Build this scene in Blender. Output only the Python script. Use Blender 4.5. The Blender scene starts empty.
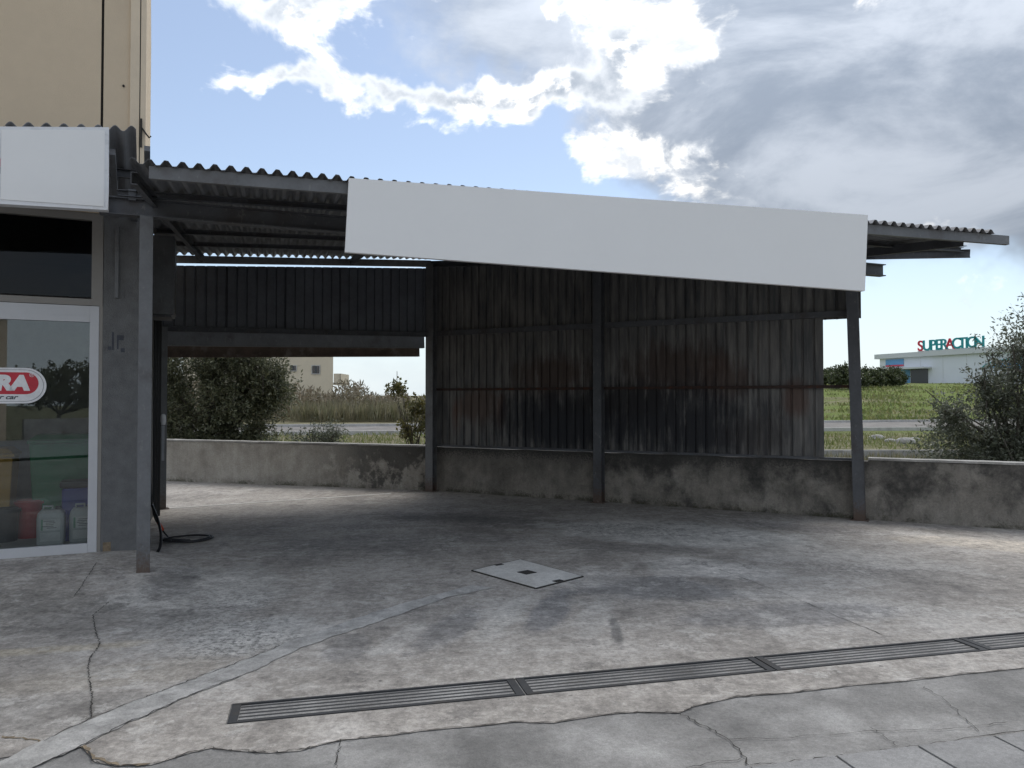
import bpy, bmesh, math, random
import numpy as np
from mathutils import Vector, Matrix
from mathutils.geometry import tessellate_polygon
R = math.radians
scn = bpy.context.scene
col = scn.collection

# ------------------------------------------------------------------ camera
EYE, FPX = 1.6, 769.0
PITCH = math.atan(16 / FPX)
cam = bpy.data.cameras.new('camera'); camo = bpy.data.objects.new('camera', cam); col.objects.link(camo)
cam.sensor_width = 36; cam.lens = FPX / 1024 * 36; cam.clip_start = .05; cam.clip_end = 3000
camo.location = (0, 0, EYE); camo.rotation_euler = (math.pi / 2 + PITCH, 0, 0)
scn.camera = camo
scn.render.resolution_x, scn.render.resolution_y = 1024, 768

# ------------------------------------------------------------------ light and sky
SUN_EL, SUN_AZ = 54, 18            # degrees; azimuth measured from +Y towards +X
vs = scn.view_settings
vs.view_transform = 'Standard'; vs.look = 'None'; vs.gamma = 1; vs.use_curve_mapping = False
vs.exposure = 2.15
sl = bpy.data.lights.new('sun', 'SUN'); so = bpy.data.objects.new('sun', sl); col.objects.link(so)
sl.energy = 0.5; sl.angle = R(40); sl.color = (1, .95, .88)     # sun behind broken cloud: weak and very soft
sd = Vector((math.sin(R(SUN_AZ)) * math.cos(R(SUN_EL)), math.cos(R(SUN_AZ)) * math.cos(R(SUN_EL)), math.sin(R(SUN_EL))))
so.rotation_euler = sd.to_track_quat('Z', 'Y').to_euler(); so.location = (0, 0, 30)

class NT:
    """thin wrapper that builds node graphs out of expressions"""
    def __init__(s, tree): s.t = tree; s.n = tree.nodes; s.l = tree.links
    def set(s, sock, v):
        if isinstance(v, bpy.types.NodeSocket): s.l.new(v, sock)
        elif v is not None:
            if isinstance(v, (tuple, list)) and sock.type == 'RGBA' and len(v) == 3: v = (*v, 1)
            sock.default_value = v
    def m(s, op, a, b=None, c=None, clamp=False):
        n = s.n.new('ShaderNodeMath'); n.operation = op; n.use_clamp = clamp
        for i, v in enumerate((a, b, c)):
            if v is not None: s.set(n.inputs[i], v)
        return n.outputs[0]
    def v(s, op, a, b=None, scale=None):
        n = s.n.new('ShaderNodeVectorMath'); n.operation = op
        s.set(n.inputs[0], a)
        if b is not None: s.set(n.inputs[1], b)
        if scale is not None: s.set(n.inputs['Scale'], scale)
        return n.outputs['Value'] if op in ('LENGTH', 'DOT_PRODUCT', 'DISTANCE') else n.outputs[0]
    def noise(s, vec, scale, detail=4, rough=.55, dist=0, w=None):
        n = s.n.new('ShaderNodeTexNoise')
        s.set(n.inputs['Vector'], vec); n.inputs['Scale'].default_value = scale
        n.inputs['Detail'].default_value = detail; n.inputs['Roughness'].default_value = rough
        n.inputs['Distortion'].default_value = dist
        return n.outputs[0]
    def sep(s, vec):
        n = s.n.new('ShaderNodeSeparateXYZ'); s.set(n.inputs[0], vec); return n.outputs
    def comb(s, x, y, z):
        n = s.n.new('ShaderNodeCombineXYZ')
        for i, q in enumerate((x, y, z)): s.set(n.inputs[i], q)
        return n.outputs[0]
    def rng(s, v, a, b, c=0., d=1., smooth=True):
        n = s.n.new('ShaderNodeMapRange'); n.interpolation_type = 'SMOOTHSTEP' if smooth else 'LINEAR'
        for i, q in enumerate((v, a, b, c, d)): s.set(n.inputs[i], q)
        return n.outputs[0]
    def mix(s, f, a, b, mode='MIX'):
        n = s.n.new('ShaderNodeMix'); n.data_type = 'RGBA'; n.blend_type = mode
        s.set(n.inputs['Factor'], f); s.set(n.inputs['A'], a); s.set(n.inputs['B'], b)
        return n.outputs['Result']
    def ramp(s, f, stops):
        n = s.n.new('ShaderNodeValToRGB'); s.set(n.inputs[0], f); e = n.color_ramp.elements
        while len(e) < len(stops): e.new(.5)
        for i, (p, c) in enumerate(stops): e[i].position = p; e[i].color = (*c, 1)
        return n.outputs[0]
    def bump(s, h, strength=.3, dist=.02):
        n = s.n.new('ShaderNodeBump'); n.inputs['Strength'].default_value = strength; n.inputs['Distance'].default_value = dist
        s.set(n.inputs['Height'], h); return n.outputs[0]

SKY = 0.05
w = bpy.data.worlds.new('World'); scn.world = w; w.use_nodes = True
k = NT(w.node_tree); k.n.clear()
sky = k.n.new('ShaderNodeTexSky'); sky.sky_type = 'NISHITA'; sky.sun_disc = False
sky.sun_elevation = R(SUN_EL); sky.sun_rotation = R(SUN_AZ); sky.air_density = 1.0; sky.dust_density = .3; sky.ozone_density = 1.5
d = k.n.new('ShaderNodeTexCoord').outputs['Generated']
dx, dy, dz = k.sep(d)
U = k.m('MULTIPLY', k.m('ARCTAN2', dx, dy), 7.69)          # hundredths of arc round the horizon, 0 = straight ahead
V = k.m('MULTIPLY', k.m('ARCSINE', dz), 7.69)
def cloud_noise(vec):
    a = k.noise(vec, 8.5, 10, .63, .3)
    b = k.noise(vec, 2.6, 3, .5, .1)
    return k.m('ADD', k.m('MULTIPLY', a, .75), k.m('MULTIPLY', b, .25))
ds = k.comb(dx, dy, k.m('MULTIPLY', dz, 1.5))
n0 = cloud_noise(ds)
n1 = cloud_noise(k.v('ADD', ds, (.012, .0, .045)))
wob = k.noise(d, 9, 4, .6)
wob2 = k.noise(k.v('ADD', d, (3.1, 1.7, 5.)), 9, 4, .6)
Uw = k.m('ADD', U, k.m('MULTIPLY', k.m('SUBTRACT', wob, .5), 1.5)); Vw = k.m('ADD', V, k.m('MULTIPLY', k.m('SUBTRACT', wob2, .5), 1.2))
def blobs(lst):
    tot = None
    for (px, py, rx, ry, amp) in lst:
        az = math.atan((px - 512) / FPX); el = math.atan((400 - py) / FPX * math.cos(az))
        a = k.m('DIVIDE', k.m('SUBTRACT', Uw, az * 7.69), rx); b = k.m('DIVIDE', k.m('SUBTRACT', Vw, el * 7.69), ry)
        r2 = k.m('ADD', k.m('MULTIPLY', a, a), k.m('MULTIPLY', b, b))
        g = k.m('MULTIPLY', k.m('POWER', 2.718, k.m('MULTIPLY', r2, -1)), amp)
        tot = g if tot is None else k.m('ADD', tot, g)
    return tot
# cumulus: where the broken white band and its grey core lie
cum = blobs([(250, -10, 1.0, .22, .28), (350, -5, .6, .16, .16), (300, 75, .45, .25, .32), (255, 70, .3, .15, .14), (390, 85, .5, .14, .24), (480, 92, .6, .17, .29), (570, 100, .55, .22, .34), (625, 150, .55, .22, .26),
             (640, 45, .5, .42, .27), (700, 60, .3, .22, .16), (690, 178, .6, .2, .18), (780, 202, .7, .1, .15), (420, 128, .3, .1, .13), (950, 222, .6, .13, .16), (975, 300, .25, .25, .17), (560, 5, .25, .12, .25),
             (230, 170, 1.3, .5, -.25), (450, 30, .6, .25, -.16), (420, 155, .9, .2, -.16), (860, 290, 1.2, .5, -.12), (860, 110, 1.5, .6, -.16), (520, 170, .5, .2, -.12), (880, 170, .5, .2, -.1), (1010, 180, .4, .3, -.14)])
dens = k.m('ADD', k.m('ADD', n0, cum), k.rng(dz, .42, .65, .0, .05))
alpha = k.rng(dens, .555, .73)
rim = k.m('SUBTRACT', n0, n1)
core = k.m('MULTIPLY', k.rng(dens, .66, .88), k.rng(k.v('DOT_PRODUCT', d, tuple(sd)), -.1, .55, .25, 1.))   # clouds away from the sun are lit from the front
corer = k.m('MULTIPLY', core, k.rng(rim, .09, -.04))
def C(c, s=1.0): return tuple(q * s / SKY for q in c)
EXPM = 1 / 2 ** 1.78
white = C((1.28, 1.25, 1.19), EXPM); grey = C((.33, .375, .44), EXPM); veilc = C((.21, .245, .30), EXPM)
whitec = k.mix(k.rng(rim, .09, -.05), white, C((.70, .73, .77), EXPM))
cl = k.mix(corer, whitec, grey)
# the high grey veil that covers the right half
veil = blobs([(140, 150, 2.6, 1.6, -1.1), (480, 190, 2.6, .9, -.8), (930, 330, 2.4, 1.2, -.7), (830, 60, 2.4, 1.4, .9), (1150, 80, 2.6, 1.5, .8), (480, 30, 1.0, .5, .3), (700, 150, 1.2, .6, .4)])
vn = k.noise(k.comb(dx, dy, k.m('MULTIPLY', dz, 2.2)), 3.6, 9, .6, .35)
veila = k.m('MULTIPLY', k.rng(k.m('ADD', k.m('ADD', veil, .55), k.m('MULTIPLY', k.m('SUBTRACT', vn, .5), .9)),   .25, .85), .95)
veilcol = k.mix(k.rng(vn, .36, .64), veilc, C((.41, .445, .50), EXPM))
glow = k.m('POWER', k.m('MAXIMUM', k.v('DOT_PRODUCT', d, tuple(sd)), 0.), 5.)
overcast = k.m('DIVIDE', k.m('ADD', 1., k.m('MULTIPLY', k.m('MAXIMUM', dz, 0.), 2.)), 1.5)      # cloud is brighter overhead than near the horizon
veilcol = k.v('SCALE', veilcol, scale=k.m('MULTIPLY', overcast, k.m('ADD', .95, k.m('MULTIPLY', glow, .6))))
front = k.rng(k.v('DOT_PRODUCT', d, tuple(sd)), .35, -.45, 1., 2.3)      # clouds facing the sun show their bright side
cl = k.v('SCALE', cl, scale=k.m('MULTIPLY', overcast, k.m('ADD', .45, k.m('MULTIPLY', front, .55))))
veilcol = k.mix(k.rng(front, 1., 2.3), k.v('SCALE', veilcol, scale=front), k.v('SCALE', C((.40, .395, .385), EXPM), scale=k.m('MULTIPLY', overcast, front)))
skyc = k.mix(1.0, sky.outputs[0], (.70, .66, .64), 'MULTIPLY')
skyc = k.mix(.22, skyc, C((.58, .65, .74), EXPM))
base = k.mix(veila, skyc, veilcol)
base = k.mix(k.rng(dz, .20, -.02, 0., .85), base, C((.60, .69, .76), EXPM))     # pale haze along the horizon
fin = k.mix(k.m('MULTIPLY', alpha, k.rng(dz, .02, .12)), base, cl)
bg = k.n.new('ShaderNodeBackground'); k.set(bg.inputs[0], fin); bg.inputs[1].default_value = SKY
wo = k.n.new('ShaderNodeOutputWorld'); k.l.new(bg.outputs[0], wo.inputs[0])

# ------------------------------------------------------------------ materials
def newmat(name):
    m = bpy.data.materials.new(name); m.use_nodes = True
    t = NT(m.node_tree); b = t.n['Principled BSDF']
    return m, t, b
def pos(t): return t.n.new('ShaderNodeNewGeometry').outputs['Position']
def objc(t): return t.n.new('ShaderNodeTexCoord').outputs['Object']
def simple(name, c, rough=.6, metal=0, var=.18, scale=6, bump=0., bscale=60, spec=.5, dirt=None, dirt_amt=.5, foot=False):
    m, t, b = newmat(name); P = pos(t)
    n = t.noise(P, scale, 6, .6); f = t.noise(P, scale * 9, 3, .6)
    v = t.m('ADD', t.m('MULTIPLY', n, .7), t.m('MULTIPLY', f, .3))
    mul = t.rng(v, .3, .7, 1 - var, 1 + var, False)
    c2 = t.v('SCALE', c, scale=mul)
    if dirt:
        dm = t.rng(t.noise(P, scale * .6, 7, .65), .5, .68)
        c2 = t.mix(t.m('MULTIPLY', dm, dirt_amt), c2, dirt)
    if foot:
        z_ = t.sep(P)[2]; c2 = t.mix(t.m('MULTIPLY', t.rng(t.m('ADD', z_, t.m('MULTIPLY', t.m('SUBTRACT', f, .5), .5)), .32, .02), .8), c2, (.10, .062, .04))
        ch = t.rng(t.noise(t.v('MULTIPLY', P, (1, 1, .45)), 22, 5, .7), .60, .64); c2 = t.mix(t.m('MULTIPLY', ch, .3), c2, (.26, .26, .25))
    t.set(b.inputs['Base Color'], c2); b.inputs['Roughness'].default_value = rough; b.inputs['Metallic'].default_value = metal
    b.inputs['Specular IOR Level'].default_value = spec
    if bump: t.set(b.inputs['Normal'], t.bump(t.noise(P, bscale, 5, .6), bump, .01))
    return m
def blob_mask(t, P, cx, cy, rx, ry, rot, soft=.7, wob=.5, nz=None):
    x, y, z = t.sep(P); c, s_ = math.cos(rot), math.sin(rot)
    x = t.m('SUBTRACT', x, cx); y = t.m('SUBTRACT', y, cy)
    u = t.m('DIVIDE', t.m('ADD', t.m('MULTIPLY', x, c), t.m('MULTIPLY', y, s_)), rx)
    v = t.m('DIVIDE', t.m('SUBTRACT', t.m('MULTIPLY', y, c), t.m('MULTIPLY', x, s_)), ry)
    r = t.m('SQRT', t.m('ADD', t.m('MULTIPLY', u, u), t.m('MULTIPLY', v, v)))
    if nz is not None: r = t.m('ADD', r, t.m('MULTIPLY', t.m('SUBTRACT', nz, .5), wob * 2))
    return t.rng(r, 1.0, 1.0 - soft)
def concrete_yard():
    m, t, b = newmat('yard_concrete'); P = pos(t)
    xs, ys, zs = t.sep(P)
    rotp = t.comb(t.m('ADD', t.m('MULTIPLY', xs, .93), t.m('MULTIPLY', ys, .36)), t.m('SUBTRACT', t.m('MULTIPLY', ys, .93), t.m('MULTIPLY', xs, .36)), 0.)
    big = t.noise(P, .55, 7, .62, .4); med = t.noise(t.v('ADD', P, (7, 3, 0)), 2.1, 8, .66, .3)
    mid8 = t.noise(t.v('ADD', P, (1, 9, 0)), 7., 9, .72, .2)
    streak = t.noise(t.v('MULTIPLY', rotp, (.6, 4.5, 1)), 1.5, 7, .65, .2)
    streak2 = t.noise(t.v('MULTIPLY', P, (4.0, .7, 1)), 1.3, 7, .65, .4)
    fine = t.noise(P, 38, 5, .7); grain = t.noise(P, 170, 3, .7)
    mixv = t.m('ADD', t.m('ADD', t.m('MULTIPLY', big, .34), t.m('MULTIPLY', med, .26)), t.m('ADD', t.m('ADD', t.m('MULTIPLY', streak, .08), t.m('MULTIPLY', mid8, .20)), t.m('MULTIPLY', streak2, .12)))
    c = t.ramp(mixv, [(.38, (.165, .153, .142)), (.45, (.26, .24, .217)), (.50, (.34, .315, .285)), (.55, (.41, .384, .352)), (.63, (.51, .485, .45))])
    nz = t.noise(P, 1.9, 12, .74, .25); nf = t.noise(t.v('ADD', P, (5, 2, 0)), 13., 9, .78)
    nz = t.m('ADD', t.m('MULTIPLY', nz, .68), t.m('MULTIPLY', nf, .32))
    vary = t.rng(t.m('ADD', t.m('MULTIPLY', mid8, .5), t.m('MULTIPLY', med, .5)), .38, .62, .65, 1.32, False)
    # worn pale areas, soot marks, wheel smears: (x, y, radius along, radius across, turn, colour, strength, edge softness)
    for (cx, cy, rx, ry, rot, colr, amt, sf) in [
            (-1.0, 10.5, 1.5, .6, -.15, (.115, .11, .106), .6, .75), (.4, 10.0, 1.1, .5, -.3, (.17, .163, .156), .5, .7), (-1.9, 8.5, 1.9, .7, .12, (.22, .21, .197), .5, .85), (-.6, 9.0, 1.6, .5, -.15, (.23, .218, .205), .4, .8),
            (1.9, 9.3, 1.75, .95, -.42, (.53, .515, .48), .85, .3), (1.3, 8.35, .95, .32, -.2, (.20, .19, .18), .6, .5), (1.85, 7.35, .85, .5, -.5, (.52, .495, .46), .75, .35), (1.2, 6.6, .9, .5, -.2, (.19, .187, .186), .65, .4),
            (.55, 6.9, .65, .35, .2, (.50, .475, .44), .6, .35), (3.3, 7.9, 1.5, .55, -.55, (.46, .435, .40), .65, .35), (4.6, 9.2, 1.4, .3, -.45, (.48, .45, .41), .6, .35), (2.6, 6.1, 1.0, .4, -.5, (.42, .40, .37), .5, .4), (2.1, 5.75, 1.1, .35, .15, (.20, .197, .197), .6, .45),
            (-2.55, 6.4, .75, 1.2, .2, (.46, .445, .415), .65, .35), (-1.75, 5.3, .55, .45, .5, (.50, .485, .455), .7, .35), (-3.3, 8.6, 1.0, .55, .2, (.44, .41, .37), .5, .5), (-2.95, 6.75, .32, .7, .25, (.15, .145, .138), .55, .5),
            (.30, 5.9, .17, .75, -.25, (.19, .19, .195), .7, .4), (-.05, 5.7, .14, .7, -.25, (.47, .45, .415), .6, .4), (.62, 5.75, .16, .65, -.25, (.46, .44, .41), .55, .4), (-.45, 5.4, .2, .65, -.3, (.20, .197, .195), .65, .45), (-.75, 5.2, .13, .5, -.3, (.46, .44, .41), .55, .4), (-1.05, 5.0, .22, .35, .1, (.18, .176, .174), .55, .5), (.72, 5.35, .05, .42, -.06, (.13, .128, .125), .7, .5),
            (-2.3, 4.5, .8, .3, .3, (.35, .315, .265), .5, .5), (-3.2, 4.9, 1.0, .12, .25, (.48, .42, .32), .6, .5), (-3.0, 5.6, .8, .5, .2, (.19, .18, .165), .6, .5), (-3.9, 5.9, 1.0, .5, .2, (.20, .19, .17), .55, .5), (-2.5, 3.95, .9, .35, .2, (.20, .192, .18), .5, .5), (5.6, 8.4, 1.6, .5, -.5, (.52, .46, .38), .6, .4), (3.7, 9.6, 1.3, .35, -.5, (.20, .186, .18), .55, .5)]:
        mk = t.m('MULTIPLY', blob_mask(t, P, cx, cy, rx, ry, rot, sf, 1.1, nz), amt)
        c = t.mix(mk, c, t.v('SCALE', colr, scale=vary))
    wn = t.noise(t.v('ADD', P, (4, 4, 0)), 2.6, 12, .78, .1); wl = t.noise(P, .8, 4, .6)
    c = t.mix(t.m('MULTIPLY', t.m('MULTIPLY', t.rng(wn, .53, .565), t.rng(wl, .42, .6)), .5), c, (.53, .51, .475))
    wd_ = t.noise(t.v('ADD', P, (14, 2, 0)), 3.4, 12, .78, .15)
    c = t.mix(t.m('MULTIPLY', t.m('MULTIPLY', t.rng(wd_, .55, .585), t.rng(wl, .58, .42)), .5), c, (.14, .132, .124))
    sp = t.rng(t.noise(t.v('ADD', P, (3, 8, 0)), 11, 3, .5), .69, .73); c = t.mix(t.m('MULTIPLY', sp, .55), c, (.08, .076, .072))
    # spalled speckle
    pn = t.noise(P, 21, 6, .8)
    for (cx, cy, rx, ry, rot) in ((1.4, 9.5, 1.3, .75, -.35), (-2.1, 5.7, .7, 1.4, .3), (-1.7, 5.1, .6, .35, .4), (3.2, 7.3, 1.2, .4, -.5), (-1.9, 9.8, .8, .4, 0.)):
        pit = t.m('MULTIPLY', t.rng(pn, .50, .56), blob_mask(t, P, cx, cy, rx, ry, rot, .7, .7, nz)); c = t.mix(t.m('MULTIPLY', pit, .6), c, (.13, .128, .122))
    c = t.v('SCALE', c, scale=t.rng(nf, .38, .62, .74, 1.24, False))
    c = t.v('SCALE', c, scale=t.rng(fine, .3, .7, .76, 1.24, False)); c = t.v('SCALE', c, scale=t.rng(grain, .3, .7, .80, 1.20, False))
    t.set(b.inputs['Base Color'], c); t.set(b.inputs['Roughness'], t.rng(med, .3, .7, .72, .95)); b.inputs['Specular IOR Level'].default_value = .3
    h = t.m('ADD', t.m('MULTIPLY', fine, .6), t.m('ADD', t.m('MULTIPLY', grain, .4), t.m('MULTIPLY', med, 1.5)))
    t.set(b.inputs['Normal'], t.bump(h, .35, .012))
    return m
def concrete(name, lo, mid, hi, scale=2., bump=.4, moss=None, soot=0., rough=.9, streak=0.):
    m, t, b = newmat(name); P = pos(t)
    a = t.noise(P, scale, 8, .65, .3); f = t.noise(P, 40, 5, .7); g = t.noise(P, 160, 3, .7)
    if streak:
        s_ = t.noise(t.v('MULTIPLY', P, (7, 7, .9)), 1.2, 6, .6, .3); a = t.m('ADD', t.m('MULTIPLY', a, 1 - streak), t.m('MULTIPLY', s_, streak))
    c = t.ramp(a, [(.33, lo), (.5, mid), (.67, hi)])
    x, y, z = t.sep(P)
    if soot:
        sm = t.rng(t.m('ADD', t.noise(t.v('MULTIPLY', P, (1.6, 1.6, 1.3)), 1.5, 9, .7, .15), t.m('MULTIPLY', t.rng(z, .1, .85), .16)), .44, .74)
        if soot < .5: sm = t.m('MULTIPLY', t.rng(sm, .1, .6), t.rng(t.m('ADD', x, t.m('MULTIPLY', t.m('SUBTRACT', a, .5), 3.)), -3.9, -2.2, .18, 2.2))
        else:
            sb_ = t.m('ADD', t.m('MULTIPLY', t.m('ADD', x, 1.424), .880), t.m('MULTIPLY', t.m('SUBTRACT', y, 13.56), -.4745)); topd = t.m('MULTIPLY', t.rng(t.m('ADD', z, t.m('MULTIPLY', t.m('SUBTRACT', f, .5), .6)), .5, .78), t.rng(sb_, 8., 6.5, .3, 1.)); sm = t.m('MAXIMUM', t.m('MULTIPLY', sm, t.rng(sb_, 2.2, 3.4, .45, 1.)), topd)
        c = t.mix(t.m('MULTIPLY', sm, soot, clamp=True), c, (.035, .035, .035))
    if moss:
        mm = t.m('MULTIPLY', t.m('MULTIPLY', t.rng(t.m('ADD', z, t.m('MULTIPLY', t.m('SUBTRACT', f, .5), .2)), .11, .0), t.rng(t.noise(P, 3, 8, .7), .42, .58)), .75); c = t.mix(mm, c, moss)
    c = t.v('SCALE', c, scale=t.rng(f, .3, .7, .84, 1.16, False)); c = t.v('SCALE', c, scale=t.rng(g, .3, .7, .86, 1.14, False))
    t.set(b.inputs['Base Color'], c); b.inputs['Roughness'].default_value = rough; b.inputs['Specular IOR Level'].default_value = .25
    t.set(b.inputs['Normal'], t.bump(t.m('ADD', f, t.m('MULTIPLY', g, .6)), bump, .012))
    return m
def sheet_steel():
    """dark painted cladding with soot low down and rust by the middle rail"""
    m, t, b = newmat('sooty_cladding'); P = pos(t); x, y, z = t.sep(P)
    s_ = t.m('ADD', t.m('MULTIPLY', t.m('ADD', x, 1.424), .880), t.m('MULTIPLY', t.m('SUBTRACT', y, 13.56), -.4745))   # metres along the wall
    st = t.noise(t.comb(t.m('MULTIPLY', s_, 6.), 0., t.m('MULTIPLY', z, .7)), 1.6, 7, .65, .2)
    bl = t.noise(t.comb(s_, 0., z), 1.1, 6, .62, .4)
    c = t.ramp(st, [(.36, (.07, .074, .078)), (.5, (.125, .123, .12)), (.64, (.19, .184, .175))])
    sz = t.comb(s_, z, 0.); jag = t.m('ADD', t.m('MULTIPLY', bl, .45), t.m('MULTIPLY', st, .55))
    def patch(cx, cz, rx, rz, soft=.7): return blob_mask(t, sz, cx, cz, rx, rz, 0., soft, 1.3, jag)
    for (cx, cz, rx, rz, colr, amt) in [(2.3, 2.0, 1.0, .5, (.062, .040, .032), .8), (4.3, 2.05, 1.1, .6, (.058, .038, .031), .85), (5.1, 1.9, .5, .45, (.075, .045, .034), .7), (.9, 1.5, .6, .45, (.085, .054, .042), .75), (.45, 1.35, .14, .4, (.13, .07, .048), .55), (1.35, 1.4, .12, .35, (.13, .068, .045), .5), (6.1, 1.6, .25, .35, (.10, .052, .036), .65),
                                        (2.6, 1.2, 1.75, .75, (.016, .018, .024), .93), (4.3, 1.3, 1.6, .85, (.016, .017, .022), .93), (3.4, 1.6, 1.5, .35, (.02, .019, .021), .8), (5.6, 1.1, .6, .4, (.045, .04, .04), .6)]:
        c = t.mix(t.m('MULTIPLY', patch(cx, cz, rx, rz), amt), c, colr)
    pale = t.m('MULTIPLY', t.rng(st, .58, .72), t.rng(bl, .42, .6)); c = t.mix(t.m('MULTIPLY', pale, .3), c, (.24, .24, .23))
    t.set(b.inputs['Base Color'], c); b.inputs['Roughness'].default_value = .62; b.inputs['Metallic'].default_value = 0.; b.inputs['Specular IOR Level'].default_value = .35
    t.set(b.inputs['Normal'], t.bump(t.noise(P, 30, 4, .6), .12, .01))
    return m
def leaf(name, cols, trans=.25):
    m, t, b = newmat(name)
    r = t.n.new('ShaderNodeNewGeometry').outputs['Random Per Island']
    n = t.noise(pos(t), 1.6, 3, .6)
    c = t.ramp(r, [(i / max(1, len(cols) - 1), q) for i, q in enumerate(cols)])
    c = t.v('SCALE', c, scale=t.rng(n, .35, .65, .75, 1.25, False))
    t.set(b.inputs['Base Color'], c); b.inputs['Roughness'].default_value = .5; b.inputs['Specular IOR Level'].default_value = .4
    tr = t.n.new('ShaderNodeBsdfTranslucent'); t.set(tr.inputs[0], c)
    mx = t.n.new('ShaderNodeMixShader'); mx.inputs[0].default_value = trans
    t.l.new(b.outputs[0], mx.inputs[1]); t.l.new(tr.outputs[0], mx.inputs[2])
    t.l.new(mx.outputs[0], t.n['Material Output'].inputs[0])
    return m
def glass(name, tint=(.9, .93, .93), refl=.06, gloss=(.62, .65, .68, 1)):
    m, t, b = newmat(name); t.n.remove(b)
    gl = t.n.new('ShaderNodeBsdfGlossy'); gl.inputs['Roughness'].default_value = .01; gl.inputs[0].default_value = gloss
    tr = t.n.new('ShaderNodeBsdfTransparent'); tr.inputs[0].default_value = (*tint, 1)
    fr = t.n.new('ShaderNodeFresnel'); fr.inputs[0].default_value = 1.5
    mx = t.n.new('ShaderNodeMixShader'); t.set(mx.inputs[0], t.rng(fr.outputs[0], 0., 1., refl, 1., False))
    t.l.new(tr.outputs[0], mx.inputs[1]); t.l.new(gl.outputs[0], mx.inputs[2]); t.l.new(mx.outputs[0], t.n['Material Output'].inputs[0])
    return m
M = {}
M['yard'] = concrete_yard()
M['walk'] = concrete('walk_concrete', (.16, .156, .149), (.255, .248, .236), (.385, .376, .36), 1.6, .5)
M['slab'] = concrete('slab_concrete', (.19, .19, .187), (.255, .252, .247), (.315, .312, .305), 2.2, .35)
M['pad'] = concrete('pad_concrete', (.15, .146, .132), (.26, .25, .23), (.37, .35, .318), 1.1, .4)
M['patch'] = concrete('patch_cement', (.28, .272, .257), (.415, .404, .384), (.56, .548, .52), 6., .7)
M['lid'] = concrete('lid_concrete', (.48, .468, .44), (.58, .567, .535), (.66, .648, .615), 4., .4)
M['crack'] = simple('crack_dirt', (.035, .032, .028), .95, 0, .5, 20)
M['dirt'] = simple('gap_dirt', (.21, .165, .11), .95, 0, .5, 25, .6, 60)
M['lowwall'] = concrete('low_wall_render', (.24, .22, .19), (.36, .335, .295), (.47, .445, .40), 2.2, .5, (.05, .05, .025), .35, .92, .3)
M['lowwall_b'] = concrete('low_wall_sooty', (.14, .132, .118), (.235, .218, .192), (.34, .32, .285), 1.7, .5, (.035, .037, .018), .88, .92, .25)
M['cap'] = concrete('wall_cap', (.22, .21, .195), (.32, .31, .29), (.42, .41, .385), 3., .4)
M['steel'] = simple('grey_painted_steel', (.14, .145, .152), .5, 0, .22, 4, .05, 60, .45, (.06, .05, .045), .5, True)
M['steel_dark'] = simple('dark_painted_steel', (.085, .09, .10), .55, 0, .25, 4, .05, 60, .4, (.05, .036, .028), .5, True)
M['steel_light'] = simple('pale_galvanised_steel', (.21, .215, .22), .5, .2, .2, 5, .05, 60, .5, (.12, .10, .085), .5)
M['rust'] = simple('rusty_steel', (.045, .03, .026), .8, 0, .35, 12, .2, 80, .3, (.10, .035, .018), .7)
M['roof'] = simple('grey_corrugated_roofing', (.21, .217, .23), .5, 0, .2, 2.5, .08, 40, .4, (.09, .08, .07), .5)
M['clad'] = sheet_steel()
M['clad_back'] = simple('dark_cladding', (.12, .13, .15), .6, 0, .25, 2.5, .08, 40, .35)
M['timber'] = simple('weathered_brown_board', (.085, .062, .048), .85, 0, .35, 7, .3, 50, .3, (.19, .17, .15), .6)
M['board_grey'] = simple('blank_grey_sign_face', (.80, .80, .79), .45, 0, .015, 2)
M['white_paint'] = simple('white_sign_edge', (.72, .73, .75), .5, 0, .06, 8, 0, 60, .5, (.4, .4, .4), .4)
M['beige'] = simple('beige_plaster', (.61, .50, .365), .9, 0, .05, 1.2, .35, 120, .2, (.55, .45, .33), .5)
M['beige_pale'] = simple('pale_beige_plaster', (.68, .57, .43), .9, 0, .05, 1.2, .3, 120, .2)  # paler copy of the beige; on the pilaster it paints in the side light
M['joint'] = simple('dark_joint', (.03, .028, .025), .9)
M['column'] = simple('grey_stucco', (.15, .153, .155), .85, 0, .22, 9, .7, 110, .25)
M['sidewall'] = simple('grey_side_wall', (.10, .10, .10), .9, 0, .2, 3, .3, 80)
M['alu'] = simple('white_aluminium', (.52, .53, .55), .4, 0, .04, 6)
M['alu_beige'] = simple('beige_aluminium', (.24, .225, .205), .45, 0, .05, 6)
M['glass'] = glass('shop_glass')
M['darkglass'] = glass('dark_transom_glass', (.12, .125, .13), .02, (.3, .31, .33, 1))
M['inner'] = simple('shop_interior', (.5, .49, .47), .9)
M['black'] = simple('black_rubber', (.012, .012, .013), .45, 0, .2, 20)
M['red_plastic'] = simple('red_plastic', (.42, .02, .03), .4); M['green_plastic'] = simple('green_plastic', (.03, .20, .09), .4)
M['yellow_plastic'] = simple('yellow_plastic', (.50, .28, .04), .4); M['blue_plastic'] = simple('blue_plastic', (.03, .045, .30), .4)
M['dark_plastic'] = simple('dark_plastic', (.02, .025, .03), .45); M['jug'] = simple('milky_plastic', (.55, .58, .58), .4)
M['paper'] = simple('label_paper', (.75, .76, .75), .6); M['ink'] = simple('label_ink', (.08, .09, .10), .6); M['label_green'] = simple('label_green', (.25, .45, .33), .6)
M['decal_white'] = simple('decal_white', (.75, .75, .76), .4); M['decal_red'] = simple('decal_red', (.50, .02, .04), .4); M['decal_grey'] = simple('decal_grey', (.33, .34, .36), .4)
M['grate'] = simple('cast_iron_grate', (.035, .037, .04), .7, .1, .25, 10, .1, 80, .5, (.06, .05, .04), .5)
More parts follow.
